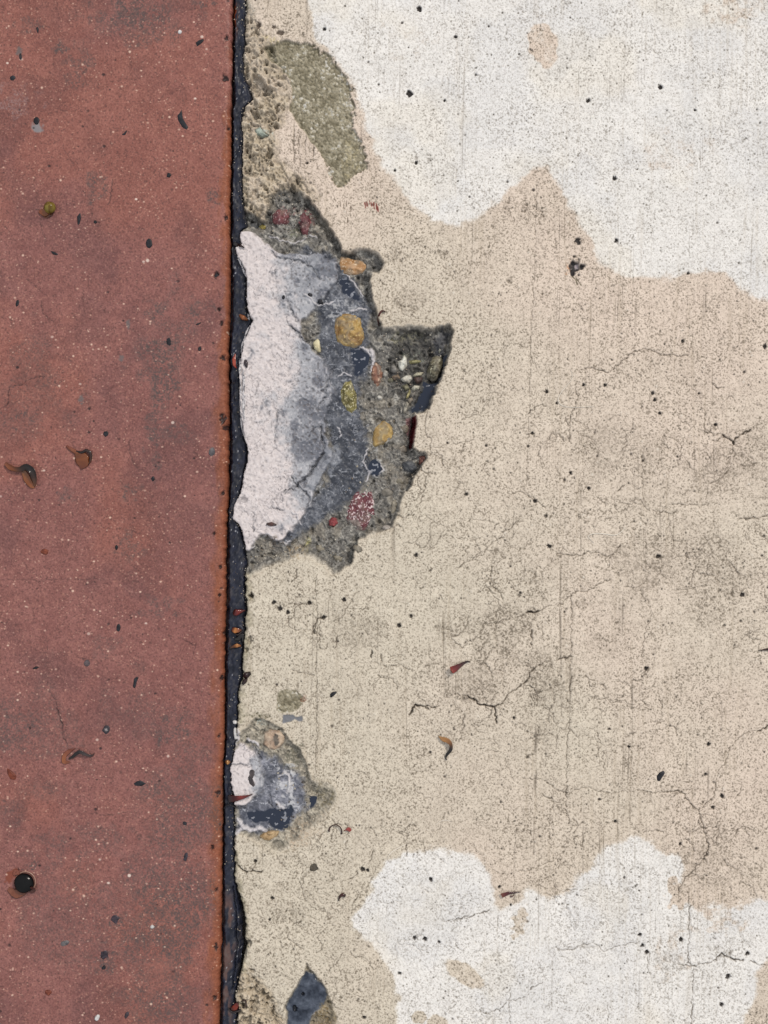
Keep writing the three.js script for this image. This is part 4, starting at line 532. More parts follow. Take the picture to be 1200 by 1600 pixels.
// A lump with the given outline (points, or [x, y, rx, ry, turn, rag]); lo and hi are heights in mm; power: flatness of its top
function lump(out, lo, hi, colour, { power = 3, rough = 0.3, K = 14, S = 44, mat = 'stone', tilt = [0, 0], facet = 0.16, dust = false } = {}) {
  let cx, cy, rad;
  if (typeof out[0] === 'number') {
    const [x, y, rx, ry, rot = 0, rag = 0.2] = out; cx = x; cy = y; const c = Math.cos(rot), s = Math.sin(rot);
    rad = (a) => { const q = a - rot, r = 1 / Math.hypot(Math.cos(q) / rx, Math.sin(q) / ry); return r * (1 + rag * 2 * (fbm(Math.cos(a) * 1.6 + x * 0.37 + 9, Math.sin(a) * 1.6 + y * 0.37, 3) - 0.5)); };
  } else {
    cx = 0; cy = 0; for (const p of out) { cx += p[0] / out.length; cy += p[1] / out.length; }
    rad = (a) => { const dx = Math.cos(a), dy = Math.sin(a); let best = 3; for (let k = 0; k < out.length; k++) { const p = out[k], q = out[(k + 1) % out.length], ex = q[0] - p[0], ey = q[1] - p[1], det = dx * ey - dy * ex; if (Math.abs(det) < 1e-9) continue; const t = ((p[0] - cx) * ey - (p[1] - cy) * ex) / det, w = ((p[0] - cx) * dy - (p[1] - cy) * dx) / det; if (t > 0 && w >= -1e-6 && w <= 1.000001) best = Math.max(best > 3 ? best : 0, t); } return best * (1 + 0.12 * (fbm(Math.cos(a) * 3 + cx, Math.sin(a) * 3 + cy, 2) - 0.5)); };
  }
  const P = [], Q = [], I = [], h = hi - lo, nz = (u, v) => (fbm(u / 6 + cx, v / 6, 3) - 0.5) * 2, fc = (u, v) => facet ? (cells(u / 9 + cx, v / 9)[2] - 0.5) * facet : 0;
  const add = (u, v, y, t = 0) => { P.push((u - cx) * U, y * MM, (v - cy) * U); let c = colour(u, v, y / h); if (dust) { const k = 0.5 * sst(0.82, 1, t + (fbm(u / 5 + 3, v / 5, 3) - 0.5) * 0.7); c = c.map((x, q) => lerp(x, [126, 121, 114][q], k)); } Q.push(...base3(c)); };
  const R = Array.from({ length: S }, (_, k) => rad(k / S * 2 * Math.PI));
  add(cx, cy, h * (1 + rough * nz(cx, cy)));
  for (let k = 1; k <= K; k++) { const t = Math.sqrt(k / K); for (let s = 0; s < S; s++) { const a = s / S * 2 * Math.PI, u = cx + Math.cos(a) * R[s] * t, v = cy + Math.sin(a) * R[s] * t; add(u, v, Math.max(0.02 * h, h * (Math.pow(1 - Math.pow(t, power) * 0.985, 0.6) + (rough * nz(u, v) + fc(u, v) + tilt[0] * (u - cx) / 20 + tilt[1] * (v - cy) / 20) * (1 - t ** 6))), t); } }
  for (let s = 0; s < S; s++) { const a = s / S * 2 * Math.PI; add(cx + Math.cos(a) * R[s] * 0.93, cy + Math.sin(a) * R[s] * 0.93, 0); }
  add(cx, cy, 0);
  for (let s = 0; s < S; s++) { const n = (s + 1) % S; I.push(0, 1 + n, 1 + s); for (let k = 0; k < K; k++) { const a = 1 + k * S; I.push(a + s, a + n, a + S + s, a + n, a + S + n, a + S + s); } I.push(1 + K * S + s, 1 + K * S + n, 1 + K * S + S); }
  const g = new THREE.BufferGeometry(); g.setAttribute('position', new THREE.Float32BufferAttribute(P, 3)); g.setAttribute('color', new THREE.Float32BufferAttribute(Q, 3)); g.setIndex(I); g.computeVertexNormals();
  const m = new THREE.Mesh(g, mats[mat]); m.position.set(X(cx), lo * MM, Z(cy)); return m;
}
const mottle = (a, b, s = 7, spot = null, amt = 0.1) => (u, v) => { const n = sst(0.3, 0.7, fbm(u / s, v / s, 4)), f = (vn(u / 1.6, v / 1.6) - 0.5) * 34, du = 0.75 * sst(0.52, 0.68, fbm(u / 9 + 80, v / 9, 4)); let c = a.map((x, k) => lerp(lerp(x, b[k], n), [136, 128, 116][k], spot ? du * 0.7 : 0) + f); if (spot && vn(u / 1.7 + 40, v / 1.7) > 1 - amt * 2.2) c = spot; return c; };
// A bent strip or twig through points [x, y, mm above ground]; half widths in u; trough: how far the sides curl up; flat: thickness share
function strip(pts, half, colour, { trough = 0, thick = 0.5, n = 26, m = 10, mat = 'wet', ground = true } = {}) {
  const y0 = ground ? null : 0, cv = new THREE.CatmullRomCurve3(pts.map(([u, v, h]) => new THREE.Vector3(u, (ground ? top(u, v) : 0) + h, v))), W = curve(half.map((w, k) => [k / (half.length - 1), w]));
  const ax = pts[0][0], ay = pts[0][1], b0 = (ground ? top(ax, ay) : 0), P = [], Q = [], I = [];
  for (let j = 0; j <= n; j++) {
    const t = j / n, p = cv.getPoint(t), d = cv.getTangent(t), L = Math.hypot(d.x, d.z) || 1, nx = -d.z / L, nz = d.x / L, w = Math.max(0.15, W(t)), th = thick;
    for (let i = 0; i < m; i++) {
      const a = i / m * 2 * Math.PI, s = Math.cos(a), side = Math.sin(a), lift = trough * s * s * w * 0.5, wob = (fbm(t * 9 + ax, s * 1.5 + 4, 2) - 0.5) * w * 0.25;
      P.push((p.x + nx * (s * w + wob) - ax) * U, (p.y - b0 + lift + side * th * Math.min(1, w) + (fbm(t * 7, s * 2 + ay, 2) - 0.5) * 0.3 * Math.min(1, w / 3)) * MM, (p.z + nz * (s * w + wob) - ay) * U);
      Q.push(...base3(colour(t, s)));
    }
  }
  for (let j = 0; j < n; j++) for (let i = 0; i < m; i++) { const a = j * m + i, b = j * m + (i + 1) % m; I.push(a, b, a + m, b, b + m, a + m); }
  for (let i = 1; i < m - 1; i++) { I.push(0, i + 1, i); const e = n * m; I.push(e, e + i, e + i + 1); }
  const g = new THREE.BufferGeometry(); g.setAttribute('position', new THREE.Float32BufferAttribute(P, 3)); g.setAttribute('color', new THREE.Float32BufferAttribute(Q, 3)); g.setIndex(I); g.computeVertexNormals();
  const o = new THREE.Mesh(g, mats[mat]); o.position.set(X(ax), b0 * MM, Z(ay)); return o;
}
const fade = (...cs) => (t, s) => { const x = t * (cs.length - 1), k = Math.min(cs.length - 2, x | 0), f = (vn(t * 14, s * 2 + cs[0][0]) - 0.5) * 20; return cs[k].map((c, q) => Math.max(4, lerp(c, cs[k + 1][q], x - k) + f)); };

// white crust run out of the patch onto the sealant: parts of the large patch
for (const p of [[[390, 506], [385, 514], [381, 526], [377, 538], [375, 550]], [[373, 558], [375, 570], [374, 584]], [[375, 592], [376, 610], [374, 630], [375, 650], [377, 668], [380, 682]], [[380, 580], [381, 600], [380, 630], [382, 654]], [[371, 400], [377, 414], [383, 430]], [[386, 488], [388, 498]]]) { const m = strip(p.map(([a, b]) => [a, b, 0.5]), [0.6, 1.9, 1.3, 2.1, 0.5], (t, s) => { const k = vn(t * 40, s * 3); return [lerp(96, 216, sst(0.25, 0.55, k)), lerp(96, 212, sst(0.25, 0.55, k)), lerp(102, 212, sst(0.25, 0.55, k))]; }, { thick: .6, n: 50, m: 8, mat: 'dull' }); m.name = 'crust_line'; patchA.add(shadows(m)); }

// ---------------------------------------------------------------- aggregate stones set in the broken concrete: parts of the pavement
const set = (label, out, lo, hi, colour, opt = {}) => { const flat = typeof out[0] !== 'number'; if (flat && !opt.proud) { let cx = 0, cy = 0; for (const p of out) { cx += p[0] / out.length; cy += p[1] / out.length; } const f = C.height(cx, cy); lo = f - 3; hi = Math.min(f + 2.6, -0.2); out = out.map(([u, v]) => [cx + (u - cx) * 1.1, cy + (v - cy) * 1.1]); } const m = lump(out, lo, hi, colour, { dust: flat, ...opt }); m.name = numbered('stone'); m.userData.label = label; pavement.add(shadows(m)); };
set('tan translucent stone at the right rim of the large hole', [[530, 404], [534, 398], [543, 399], [552, 403], [565, 404], [571, 409], [572, 416], [567, 424], [556, 427], [544, 428], [533, 424], [529, 414]], -7, -1.6, mottle([196, 160, 124], [164, 122, 78], 6, [222, 196, 164], .08));
set('large blocky ochre stone in the large hole', [[524, 496], [532, 488], [545, 487], [556, 492], [563, 496], [566, 512], [568, 528], [564, 536], [552, 541], [540, 540], [530, 534], [524, 524], [522, 508]], -8, -1.5, mottle([178, 146, 86], [136, 104, 62], 8, [200, 176, 120], .06), { power: 4, K: 22, S: 64 });
set('olive-gold crystalline stone in the large hole', [[540, 592], [546, 587], [550, 592], [552, 602], [557, 612], [557, 630], [556, 640], [548, 649], [540, 640], [534, 628], [530, 614], [533, 602]], -8, -1.8, mottle([138, 129, 76], [98, 91, 52], 5, [214, 206, 166], .13), { rough: .35, K: 22, S: 64 });
set('ochre wedge-shaped stone with flat lower edge in the large hole', [[584, 668], [592, 660], [600, 656], [608, 660], [614, 668], [616, 682], [612, 688], [598, 693], [582, 699], [582, 684]], -8, -3, mottle([180, 152, 94], [152, 122, 72], 5, [206, 184, 130], .06), { power: 5, rough: .15 });
set('maroon stone with white flecks at the bottom of the large hole', [[550, 774], [560, 764], [572, 763], [582, 770], [585, 784], [586, 800], [582, 816], [570, 828], [556, 832], [548, 824], [540, 808], [538, 800], [546, 788]], -8, -1.6, (u, v) => v > 812 && u < 560 + (v - 812) * .4 ? mottle([138, 124, 118], [112, 100, 94])(u, v) : mottle([112, 60, 66], [90, 46, 53], 6, [218, 198, 198], .13)(u, v), { K: 34, S: 96, power: 4 });
set('small red stone chip beside the maroon stone', [[512, 814], [518, 808], [526, 810], [528, 817], [522, 823], [514, 822]], -6, -2.4, mottle([146, 66, 68], [110, 48, 52]));
set('reddish-brown stone beside the white chips', [[580, 566], [586, 562], [594, 568], [598, 582], [596, 596], [590, 606], [583, 602], [579, 588]], -9, -3.6, mottle([150, 108, 88], [118, 82, 68], 5, [206, 176, 150], .08));
set('pinkish-brown angular stone stuck in the right rim', [[654, 714], [660, 707], [667, 712], [668, 720], [661, 728], [655, 724]], -5, -0.5, mottle([154, 108, 94], [128, 88, 78]));
set('dark cobble-like stone standing in the water', [[676, 556], [684, 552], [692, 556], [693, 566], [689, 580], [684, 592], [676, 594], [668, 588], [667, 578], [671, 566]], -12, -4.5, mottle([108, 102, 82], [66, 62, 50], 6, [176, 172, 150], .1), { rough: .3, proud: true });
set('yellow-green chip in the upper corner of the large hole', [[402, 349], [408, 345], [415, 348], [413, 354], [404, 356]], -6, -2.6, mottle([186, 170, 98], [150, 136, 76]));
set('yellow-green flat sliver above the white chips', [[637, 561], [650, 559], [661, 561], [655, 565], [640, 566]], -10, -7, mottle([158, 152, 112], [126, 122, 86]));
set('flat tan stone at the bottom of the lower hole', [[404, 1309], [412, 1303], [424, 1300], [436, 1300], [432, 1309], [420, 1316], [410, 1316]], -5, -1.2, mottle([188, 162, 124], [166, 138, 100]), { power: 5 });
set('tan broken stone with dark chip mark in the lower hole', [[412, 1146], [424, 1140], [436, 1142], [444, 1150], [443, 1162], [434, 1172], [420, 1174], [411, 1164]], -5, -0.8, (u, v) => ((u - 431 - 3 * (vn(u / 3, v / 3) - .5)) / 5) ** 2 + ((v - 1157) / 11) ** 2 < 0.8 + 0.6 * (vn(u / 2.5, v / 2.5) - .5) ? [104, 95, 86] : mottle([192, 172, 150], [160, 136, 116])(u, v), { power: 5, K: 14, S: 44 });
set('wine-red rough stone in the upper corner of the large hole, left of its twin', [[424, 332], [434, 324], [446, 326], [450, 336], [446, 346], [434, 350], [426, 344]], 0, 0, mottle([128, 76, 79], [102, 64, 66], 5, [196, 170, 168], .07), { rough: .4 });
set('wine-red upright stone in the upper corner of the large hole', [[466, 334], [474, 328], [482, 334], [484, 350], [480, 364], [472, 366], [468, 352]], 0, 0, mottle([122, 70, 74], [96, 58, 62], 5, [196, 170, 168], .07), { rough: .4 });
set('dark grey rounded stone left of the pinkish-brown stone', [[628, 725], [638, 718], [650, 722], [652, 732], [644, 738], [632, 736]], -8, -3.6, mottle([96, 98, 100], [70, 72, 76]));
set('pale green stone in the spalled edge', [[396, 202], [406, 196], [414, 203], [420, 212], [410, 214], [400, 210]], -3, 0.3, mottle([176, 186, 174], [140, 148, 136]));
for (const [x, y, rx, ry, c, l] of [[604, 770, 11, 8, [128, 122, 112], 'grey'], [616, 790, 6, 14, [150, 142, 126], 'long beige'], [606, 826, 9, 6, [164, 156, 148], 'pale'], [560, 858, 8, 6, [140, 132, 118], 'dull grey'], [624, 752, 8, 6, [146, 138, 120], 'light grey'], [566, 650, 7, 8, [138, 132, 122], 'rounded grey'], [574, 664, 4, 4, [150, 150, 152], 'ring-like grey'], [616, 655, 9, 7, [148, 136, 118], 'buff'], [630, 668, 8, 8, [134, 124, 110], 'dusty brown'], [628, 700, 9, 7, [140, 130, 118], 'brownish grey'], [500, 858, 9, 7, [142, 134, 118], 'lumpy grey'], [528, 872, 9, 8, [140, 132, 116], 'coarse grey'], [395, 350, 9, 8, [92, 92, 92], 'wet dark'], [378, 354, 6, 4, [120, 120, 122], 'wet grey'], [614, 530, 9, 7, [158, 150, 124], 'olive-buff']]) set(`${l} lump of broken concrete in the large hole`, [x, y, rx, ry, 0.3, 0.3], C.height(x, y) - 2.5, C.height(x, y) + 1.0, mottle(c, c.map((q) => q * 0.78), 5), { rough: .35, K: 7, S: 26 });

// ---------------------------------------------------------------- loose stone chips
const chipAt = (label, out, hi, a, b, grp) => { if (grp && typeof out[0] !== 'number') { const mx = out.reduce((s, p) => s + p[0], 0) / out.length, my = out.reduce((s, p) => s + p[1], 0) / out.length; out = out.map(([u, v]) => [mx + (u - mx) * 1.16, my + (v - my) * 1.16]); hi += 0.8; a = a.map((c) => Math.min(232, c * 1.06)); } const cx = typeof out[0] === 'number' ? out[0] : out.reduce((s, p) => s + p[0], 0) / out.length, cy = typeof out[0] === 'number' ? out[1] : out.reduce((s, p) => s + p[1], 0) / out.length, f = C.height(cx, cy); return put(lump(out, f - 1.2, f + hi, mottle(a, b, 5), { rough: .3, facet: .3, K: 8, S: 28, mat: 'dull' }), 'stone_chip', label, 'stone chip', grp); };
const GW = 'loose stone chips heaped in the large hole', WH = [226, 221, 208], WB = [186, 180, 166];
chipAt('ivory leaf-shaped stone chip lying on the large mortar patch', [[488, 534], [496, 526], [499, 530], [500, 540], [501, 548], [497, 550], [490, 544]], 2.4, [226, 216, 178], [196, 184, 148]);
chipAt('largest white chip of the heap, topmost and pointed', [[621, 562], [627, 560], [632, 552], [635, 556], [636, 568], [630, 576], [624, 574]], 4, WH, WB, GW);
chipAt('grey chip left of the largest white chip', [[611, 570], [616, 567], [620, 574], [619, 580], [612, 579]], 3, [150, 146, 140], [118, 114, 108], GW);
chipAt('small white rounded chip at the left end of the heap', [602, 582, 0, 0].slice(0, 2).concat([4.2, 6.2, 0.1, .2]), 3, [196, 192, 182], [164, 160, 150], GW);
chipAt('brown chip in the middle of the heap', [[612, 586], [622, 583], [625, 589], [616, 592]], 2.4, [134, 116, 96], [98, 86, 76], GW);
chipAt('cream blocky chip in the middle of the heap', [[627, 590], [634, 585], [642, 584], [644, 590], [639, 596], [630, 594]], 4, WH, WB, GW);
chipAt('white slab-like chip on top of a dark red one', [[645, 585], [652, 579], [661, 579], [660, 584], [648, 587]], 4, [216, 212, 190], [180, 174, 150], GW);
chipAt('dark red-brown chip under the white slab-like chip', [[647, 588], [660, 586], [660, 594], [652, 597]], 2.6, [84, 66, 60], [58, 48, 46], GW);
chipAt('pale oval chip below the dark red-brown chip', [[643, 605], [648, 600], [656, 601], [655, 606], [647, 609]], 3.4, [186, 182, 166], [150, 146, 130], GW);
chipAt('olive chip below the cream blocky chip', [[628, 602], [636, 598], [640, 605], [634, 609]], 2.4, [126, 122, 98], [94, 90, 72], GW);
chipAt('yellowish thin chip in the tail of the heap', [[637, 612], [641, 606], [642, 612], [638, 620], [634, 622]], 2.4, [168, 158, 112], [130, 122, 86], GW);
chipAt('grey chip in the tail of the heap', [[643, 614], [648, 611], [649, 616], [644, 619]], 2.8, [158, 152, 142], [122, 116, 108], GW);
chipAt('brown-grey chip in the tail of the heap, next to the water', [[637, 623], [644, 619], [646, 624], [640, 630]], 2.8, [136, 126, 112], [104, 96, 88], GW);
chipAt('long pale chip at the lower end of the heap', [[630, 640], [632, 632], [635, 626], [639, 630], [636, 640], [632, 646]], 2.8, [174, 168, 154], [140, 134, 122], GW);
chipAt('tiny white chip lying apart at the left of the heap', [593, 620, 4.6, 3.2, 0.2, .25], 2.2, [206, 202, 192], [170, 166, 158], GW);
chipAt('small grey-green chip under the left end of the heap', [610, 592, 5, 4, 0, .25], 2, [132, 128, 106], [102, 98, 82], GW);
chipAt('thin white shard standing in the water by the right wall', [[686, 545], [688, 541], [690, 546], [687, 550]], 4, [206, 204, 190], [170, 168, 150]);
const whiteBit = (label, out, lo, hi) => put(lump(out, lo, hi, mottle([226, 224, 222], [192, 190, 188], 4), { rough: .25, K: 6, S: 22, mat: 'dull' }), 'stone_chip', label, 'stone chip');
whiteBit('white oval chip on the dark sealant above the lower hole', [366, 1130, 4, 3, .5, .2], top(366, 1130) - .4, top(366, 1130) + 1.6);
whiteBit('long white crumb on the sealant beside the lower hole', [[364, 1139], [368, 1137], [370, 1146], [371, 1156], [366, 1158], [364, 1148]], top(367, 1148) - .6, top(367, 1148) + 1.5);
whiteBit('white stone chip at the bottom edge of the red slab', [152, 1590, 3.6, 5.4, .5, .2], -.2, 1.4);
whiteBit('small white stone grain low on the red slab, right of centre', [238, 1448, 3.4, 3, 0, .2], -.2, 1.2);
whiteBit('small white stone grain near the top of the red slab', [281, 50, 3, 3.6, 0, .2], -.2, 1.1);

// ---------------------------------------------------------------- dark flakes lying on the slabs
const INK = mottle([40, 40, 46], [24, 24, 29], 5), GREYBIT = mottle([112, 108, 108], [78, 76, 80], 5), RUST = mottle([128, 66, 46], [100, 48, 34], 4);
const flake = (label, out, colour = INK, grp = 'dark flakes scattered on the red slab', hi = 0.55, name = 'dark_flake', cat = 'flake') => { const cx = typeof out[0] === 'number' ? out[0] : out.reduce((s, p) => s + p[0], 0) / out.length, cy = typeof out[0] === 'number' ? out[1] : out.reduce((s, p) => s + p[1], 0) / out.length, f = top(cx, cy); return put(lump(out, f - 0.4, f + hi, colour, { power: 4, rough: .15, K: 5, S: 26, mat: 'flake' }), name, label, cat, grp); };
flake('largest dark flake, curved, near the top of the red slab', [[283, 170], [286, 169], [286, 176], [285, 183], [290, 193], [296, 196], [294, 204], [290, 204], [284, 199], [278, 189], [276, 180], [280, 176]]);
flake('dark angular flake near the top right of the red slab', [[305, 67], [310, 63], [318, 60], [320, 63], [314, 69], [307, 74]]);
flake('slim dark flake near the top left of the red slab', [[56, 43], [59, 41], [61, 46], [60, 53], [58, 51]]);
flake('narrow dark flake at the top left, above a square one', [[30, 84], [33, 82], [35, 92], [33, 96], [30, 92]]);
flake('small square dark flake near the upper left corner', [20, 122, 4.5, 4.5, .2, .25]);
flake('round dark flake above a grey smear on the red slab', [57, 189, 5, 6.5, 0, .2]);
flake('tiny hooked dark flake to the lower left of the largest curved flake', [[190, 210], [194, 208], [198, 202], [199, 205], [196, 211], [191, 212]]);
flake('small dark flake below the largest curved flake', [264, 274, 4, 4, .4, .4]);
flake('oval dark flake right of the olive-brown berry', [233, 380, 5.5, 8, 0, .15]);
flake('purplish narrow flake beside the olive-brown berry', [[120, 338], [126, 330], [127, 340], [124, 352], [121, 352]]);
flake('small dark dot-like flake right of the purplish flake', [149, 347, 3, 3, 0, .2]);
flake('pointed leaf-like dark flake below the olive-brown berry', [[78, 391], [84, 393], [92, 397], [90, 399], [82, 398]]);
flake('narrow upright dark flake at the left edge below the olive-brown berry', [27, 474, 2.8, 6, .3, .2]);
flake('dark oval flake near the slab edge beside the mortar patch', [338, 431, 6, 4.5, .4, .2]);
flake('blocky blue-black flake at mid height of the red slab', [[259, 528], [267, 527], [268, 540], [260, 541]]);
flake('thin slanting dark flake above the blocky blue-black one', [[304, 507], [314, 503], [316, 504], [308, 509]]);
flake('small dark flake right of the blocky blue-black one', [312, 545, 2.6, 4.2, .3, .3]);
flake('small dark flake to the upper right of the amber petals', [165, 678, 4.6, 5.2, 0, .35]);
flake('grey square flake close to the slab edge at mid height', [331, 706, 5.2, 7.2, .1, .2], GREYBIT);
flake('tiny dark flake to the right of the amber petals', [239, 748, 3, 4, 0, .3]);
flake('small upright dark flake in the lower middle of the red slab', [182, 855, 2.8, 4.4, 0, .3]);
flake('dark oval upright flake in the lower middle of the red slab', [185, 981, 3.4, 6.6, 0, .15]);
flake('jagged upright dark flake right of the slab middle', [[209, 1060], [214, 1056], [217, 1058], [213, 1068], [212, 1076], [207, 1075]]);
flake('flat slanting dark flake left of the jagged upright one', [[49, 1045], [56, 1041], [62, 1043], [56, 1046]]);
flake('dark flake with pale centre above the curled leaf husk', [166, 1140, 7, 7.5, .5, .35], (u, v) => Math.hypot(u - 166, v - 1140) < 2.6 ? [170, 162, 160] : [52, 48, 54]);
flake('grey-brown flake left of the jagged upright one', [136, 1036, 6, 5.5, 0, .35], mottle([92, 80, 82], [60, 54, 58]));
flake('leaf-shaped black flake below the curled leaf husk', [[208, 1224], [214, 1220], [220, 1219], [229, 1224], [222, 1229], [210, 1228]]);
flake('upright grey-black flake near the lower slab edge', [[288, 1334], [293, 1330], [294, 1337], [291, 1346], [286, 1345]], mottle([62, 58, 66], [44, 42, 50]));
flake('small dark flake above the upright grey-black flake', [289, 1287, 3.6, 3, .4, .3]);
flake('purplish smeared flake low on the red slab', [180, 1436, 6.5, 7, .4, .4], mottle([70, 58, 66], [50, 42, 50]));
flake('small grey flake with white grit in the lower left', [101, 1474, 7, 4.4, -.3, .35], GREYBIT);
flake('dark smear-like flake in the bottom part of the red slab', [163, 1492, 6, 6.5, .6, .4], mottle([64, 54, 62], [44, 38, 46]));
flake('small dark flake under the dark smear-like one', [162, 1512, 3.2, 4.2, .6, .3]);
flake('slanting dark flake at the bottom edge of the red slab', [198, 1586, 3.6, 6, .5, .3], mottle([66, 56, 62], [46, 40, 46]));
const RG = 'rust-coloured bits on the red slab';
flake('rust-coloured bit in the left middle of the red slab', [70, 862, 6.5, 4.5, .2, .35], RUST, RG, .9, 'bark_bit', 'bark bit');
flake('rust-coloured ragged bit at the left edge', [[11, 1200], [18, 1204], [26, 1212], [25, 1219], [16, 1218], [11, 1208]], RUST, RG, .9, 'bark_bit', 'bark bit');
flake('rust-coloured bit at the bottom left of the red slab', [75, 1551, 5.5, 4.5, .3, .35], RUST, RG, .9, 'bark_bit', 'bark bit');
const CG = 'dark flakes on the beige concrete';
flake('jagged black flake on the beige concrete at the right', [[1026, 1212], [1030, 1207], [1037, 1203], [1040, 1207], [1036, 1213], [1030, 1222], [1026, 1220]], INK, CG, .9);
flake('small winged dark flake right of the olive sand spot', [[515, 1085], [519, 1081], [528, 1080], [525, 1084], [521, 1088], [516, 1091]], INK, CG, .9);
flake('dark grey flake with a rough edge above the lower dry area', [490, 1356, 6.5, 7, 0, .3], mottle([92, 84, 72], [64, 60, 54]), CG, .6);
flake('black seed-like flake on the large mortar patch, next to a long one', [484, 460, 4, 3.6, 0, .2], INK, CG, 1);
flake('long black flake on the large mortar patch', [[495, 459], [498, 460], [502, 466], [506, 475], [499, 474], [495, 466]], INK, CG, 1);
flake('tiny black flake on the pale part of the large mortar patch', [443, 464, 2.4, 3.4, .2, .3], INK, CG, .9);
flake('brown-grey scab on the small mortar patch', [[390, 1202], [398, 1200], [398, 1210], [394, 1218], [399, 1226], [396, 1232], [390, 1226], [386, 1216]], mottle([88, 80, 80], [60, 56, 58]), CG, .5);

// ---------------------------------------------------------------- berries
function berry(name, label, x, y, r, a, b, petals, squash = 0.86, rim = null) {
  const g = new THREE.Group(); g.position.set(X(x), (top(x, y) - 0.2) * MM, Z(y));
  const s = new THREE.SphereGeometry(r * U, 40, 28), P = s.attributes.position, K = [];
  for (let k = 0; k < P.count; k++) { const px = P.getX(k) / (r * U), py = P.getY(k) / (r * U), pz = P.getZ(k) / (r * U), n = fbm(px * 1.7 + x, pz * 1.7 + py + 5, 3), q = 1 + 0.07 * (n - 0.5); P.setXYZ(k, px * q * r * U, (py * squash * q + squash * 0.9) * r * U, pz * q * r * U); K.push(...base3(a.map((c, i) => lerp(c, b[i], sst(0.35, 0.65, n))))); }
  s.setAttribute('color', new THREE.Float32BufferAttribute(K, 3)); s.computeVertexNormals();
  const body = new THREE.Mesh(s, new THREE.MeshPhysicalMaterial({ vertexColors: true, roughness: 0.18, specularIntensity: 0.35 })); body.name = 'berry_skin'; g.add(body);
  if (rim) { const t = new THREE.Mesh(new THREE.TorusGeometry(r * 1.02 * U, 0.9 * U, 8, 60), new THREE.MeshPhysicalMaterial({ color: new THREE.Color().setRGB(...base3(rim)), roughness: 0.4 })); t.rotation.x = Math.PI / 2; t.position.y = 0.5 * MM; t.name = 'rim'; g.add(t); }
  for (const p of petals) { const m = strip(p[0], p[1], p[2], { trough: 0.3, thick: 0.35 }); m.name = 'petal'; m.position.sub(g.position); g.add(m); }
  put(g, name, label, 'berry');
}
berry('berry', 'small round olive-brown berry with amber calyx on the red slab', 79.5, 326, 9.2, [92, 70, 24], [128, 112, 52], [[[[80, 330, .8], [70, 332, .6], [61, 331, .5]], [4, 7, 2], fade([112, 66, 30], [128, 72, 34], [112, 58, 34])], [[[82, 334, .5], [74, 338, .4], [68, 339, .3]], [2, 3, 1], fade([84, 44, 26], [108, 58, 32])]]);
berry('berry', 'glossy black round berry with rust petals near the bottom left', 39.5, 1378, 15.5, [2, 2, 2], [6, 6, 6], [[[[40, 1394, .8], [26, 1396, .6], [13, 1388, .5]], [3, 7, 3], fade([104, 56, 34], [112, 60, 38], [120, 70, 50])], [[[30, 1366, 1], [26, 1362, .8], [22, 1367, .5]], [2, 5, 2], fade([130, 72, 54], [124, 66, 48])], [[[52, 1382, 6], [54, 1388, 3], [48, 1394, .8]], [2, 4, 2], fade([60, 26, 20], [84, 44, 34])]], 0.5, [168, 132, 116]);

// ---------------------------------------------------------------- withered petals, husks, thorns
const bit = (name, label, category, pieces, group) => {
  const g = new THREE.Group(), [u, v] = pieces[0][1][0]; g.position.set(X(u), top(u, v) * MM, Z(v));
  for (const [part, pts, half, col, opt] of pieces) { const m = strip(pts, half, col, opt); m.name = part; m.position.sub(g.position); g.add(m); }
  return put(g, name, label, category, group);
};
const AMB = [108, 56, 22], AMB2 = [126, 68, 30], BLK = [20, 15, 14], MAR = [92, 30, 28], MAR2 = [134, 52, 42];
bit('withered_petal', 'bent amber petal at the left edge of the red slab', 'petal', [['blade', [[9, 724, .7], [18, 731, 1.2], [32, 734, 1.8], [44, 730, 3.4], [53, 736, 4], [56, 748, 3], [55, 760, .8]], [2.5, 4.2, 4, 5, 5.5, 4.5, 1.5], fade([120, 66, 42], AMB, [40, 24, 16], BLK, [50, 28, 18], [96, 56, 30]), { trough: .7, thick: .4 }], ['fold', [[38, 736, 1.2], [43, 748, 1], [50, 759, .7], [54, 762, .5]], [4, 5.5, 4, 1.5], fade([120, 74, 40], AMB2, [128, 76, 42]), { trough: .2, thick: .35 }]]);
bit('withered_petal', 'broad amber petal with stem, upper right of the bent one', 'petal', [['blade', [[119, 707, 1], [125, 712, 1.2], [129, 718, 1.1], [129, 726, .8], [127, 733, .5]], [3, 9, 11.5, 9, 1.5], fade([84, 44, 20], [104, 54, 22], [116, 62, 26], [108, 56, 26], [92, 42, 26]), { trough: .12, thick: .4 }], ['rim', [[120, 705, 1.2], [129, 707, 1.8], [136, 704, 2.6], [142, 708, 2.6], [143, 717, 1.8], [139, 726, 1]], [1, 2, 2.6, 2.6, 2, .8], fade(BLK, [36, 20, 14], [48, 24, 14], [72, 38, 20]), { thick: .8 }], ['stem', [[104, 697, .6], [110, 701, .9], [118, 706, 1.2], [124, 709, 1.2]], [1.5, 2.6, 3, 2.6], fade([104, 52, 36], [124, 70, 46], AMB), { thick: .6 }]]);
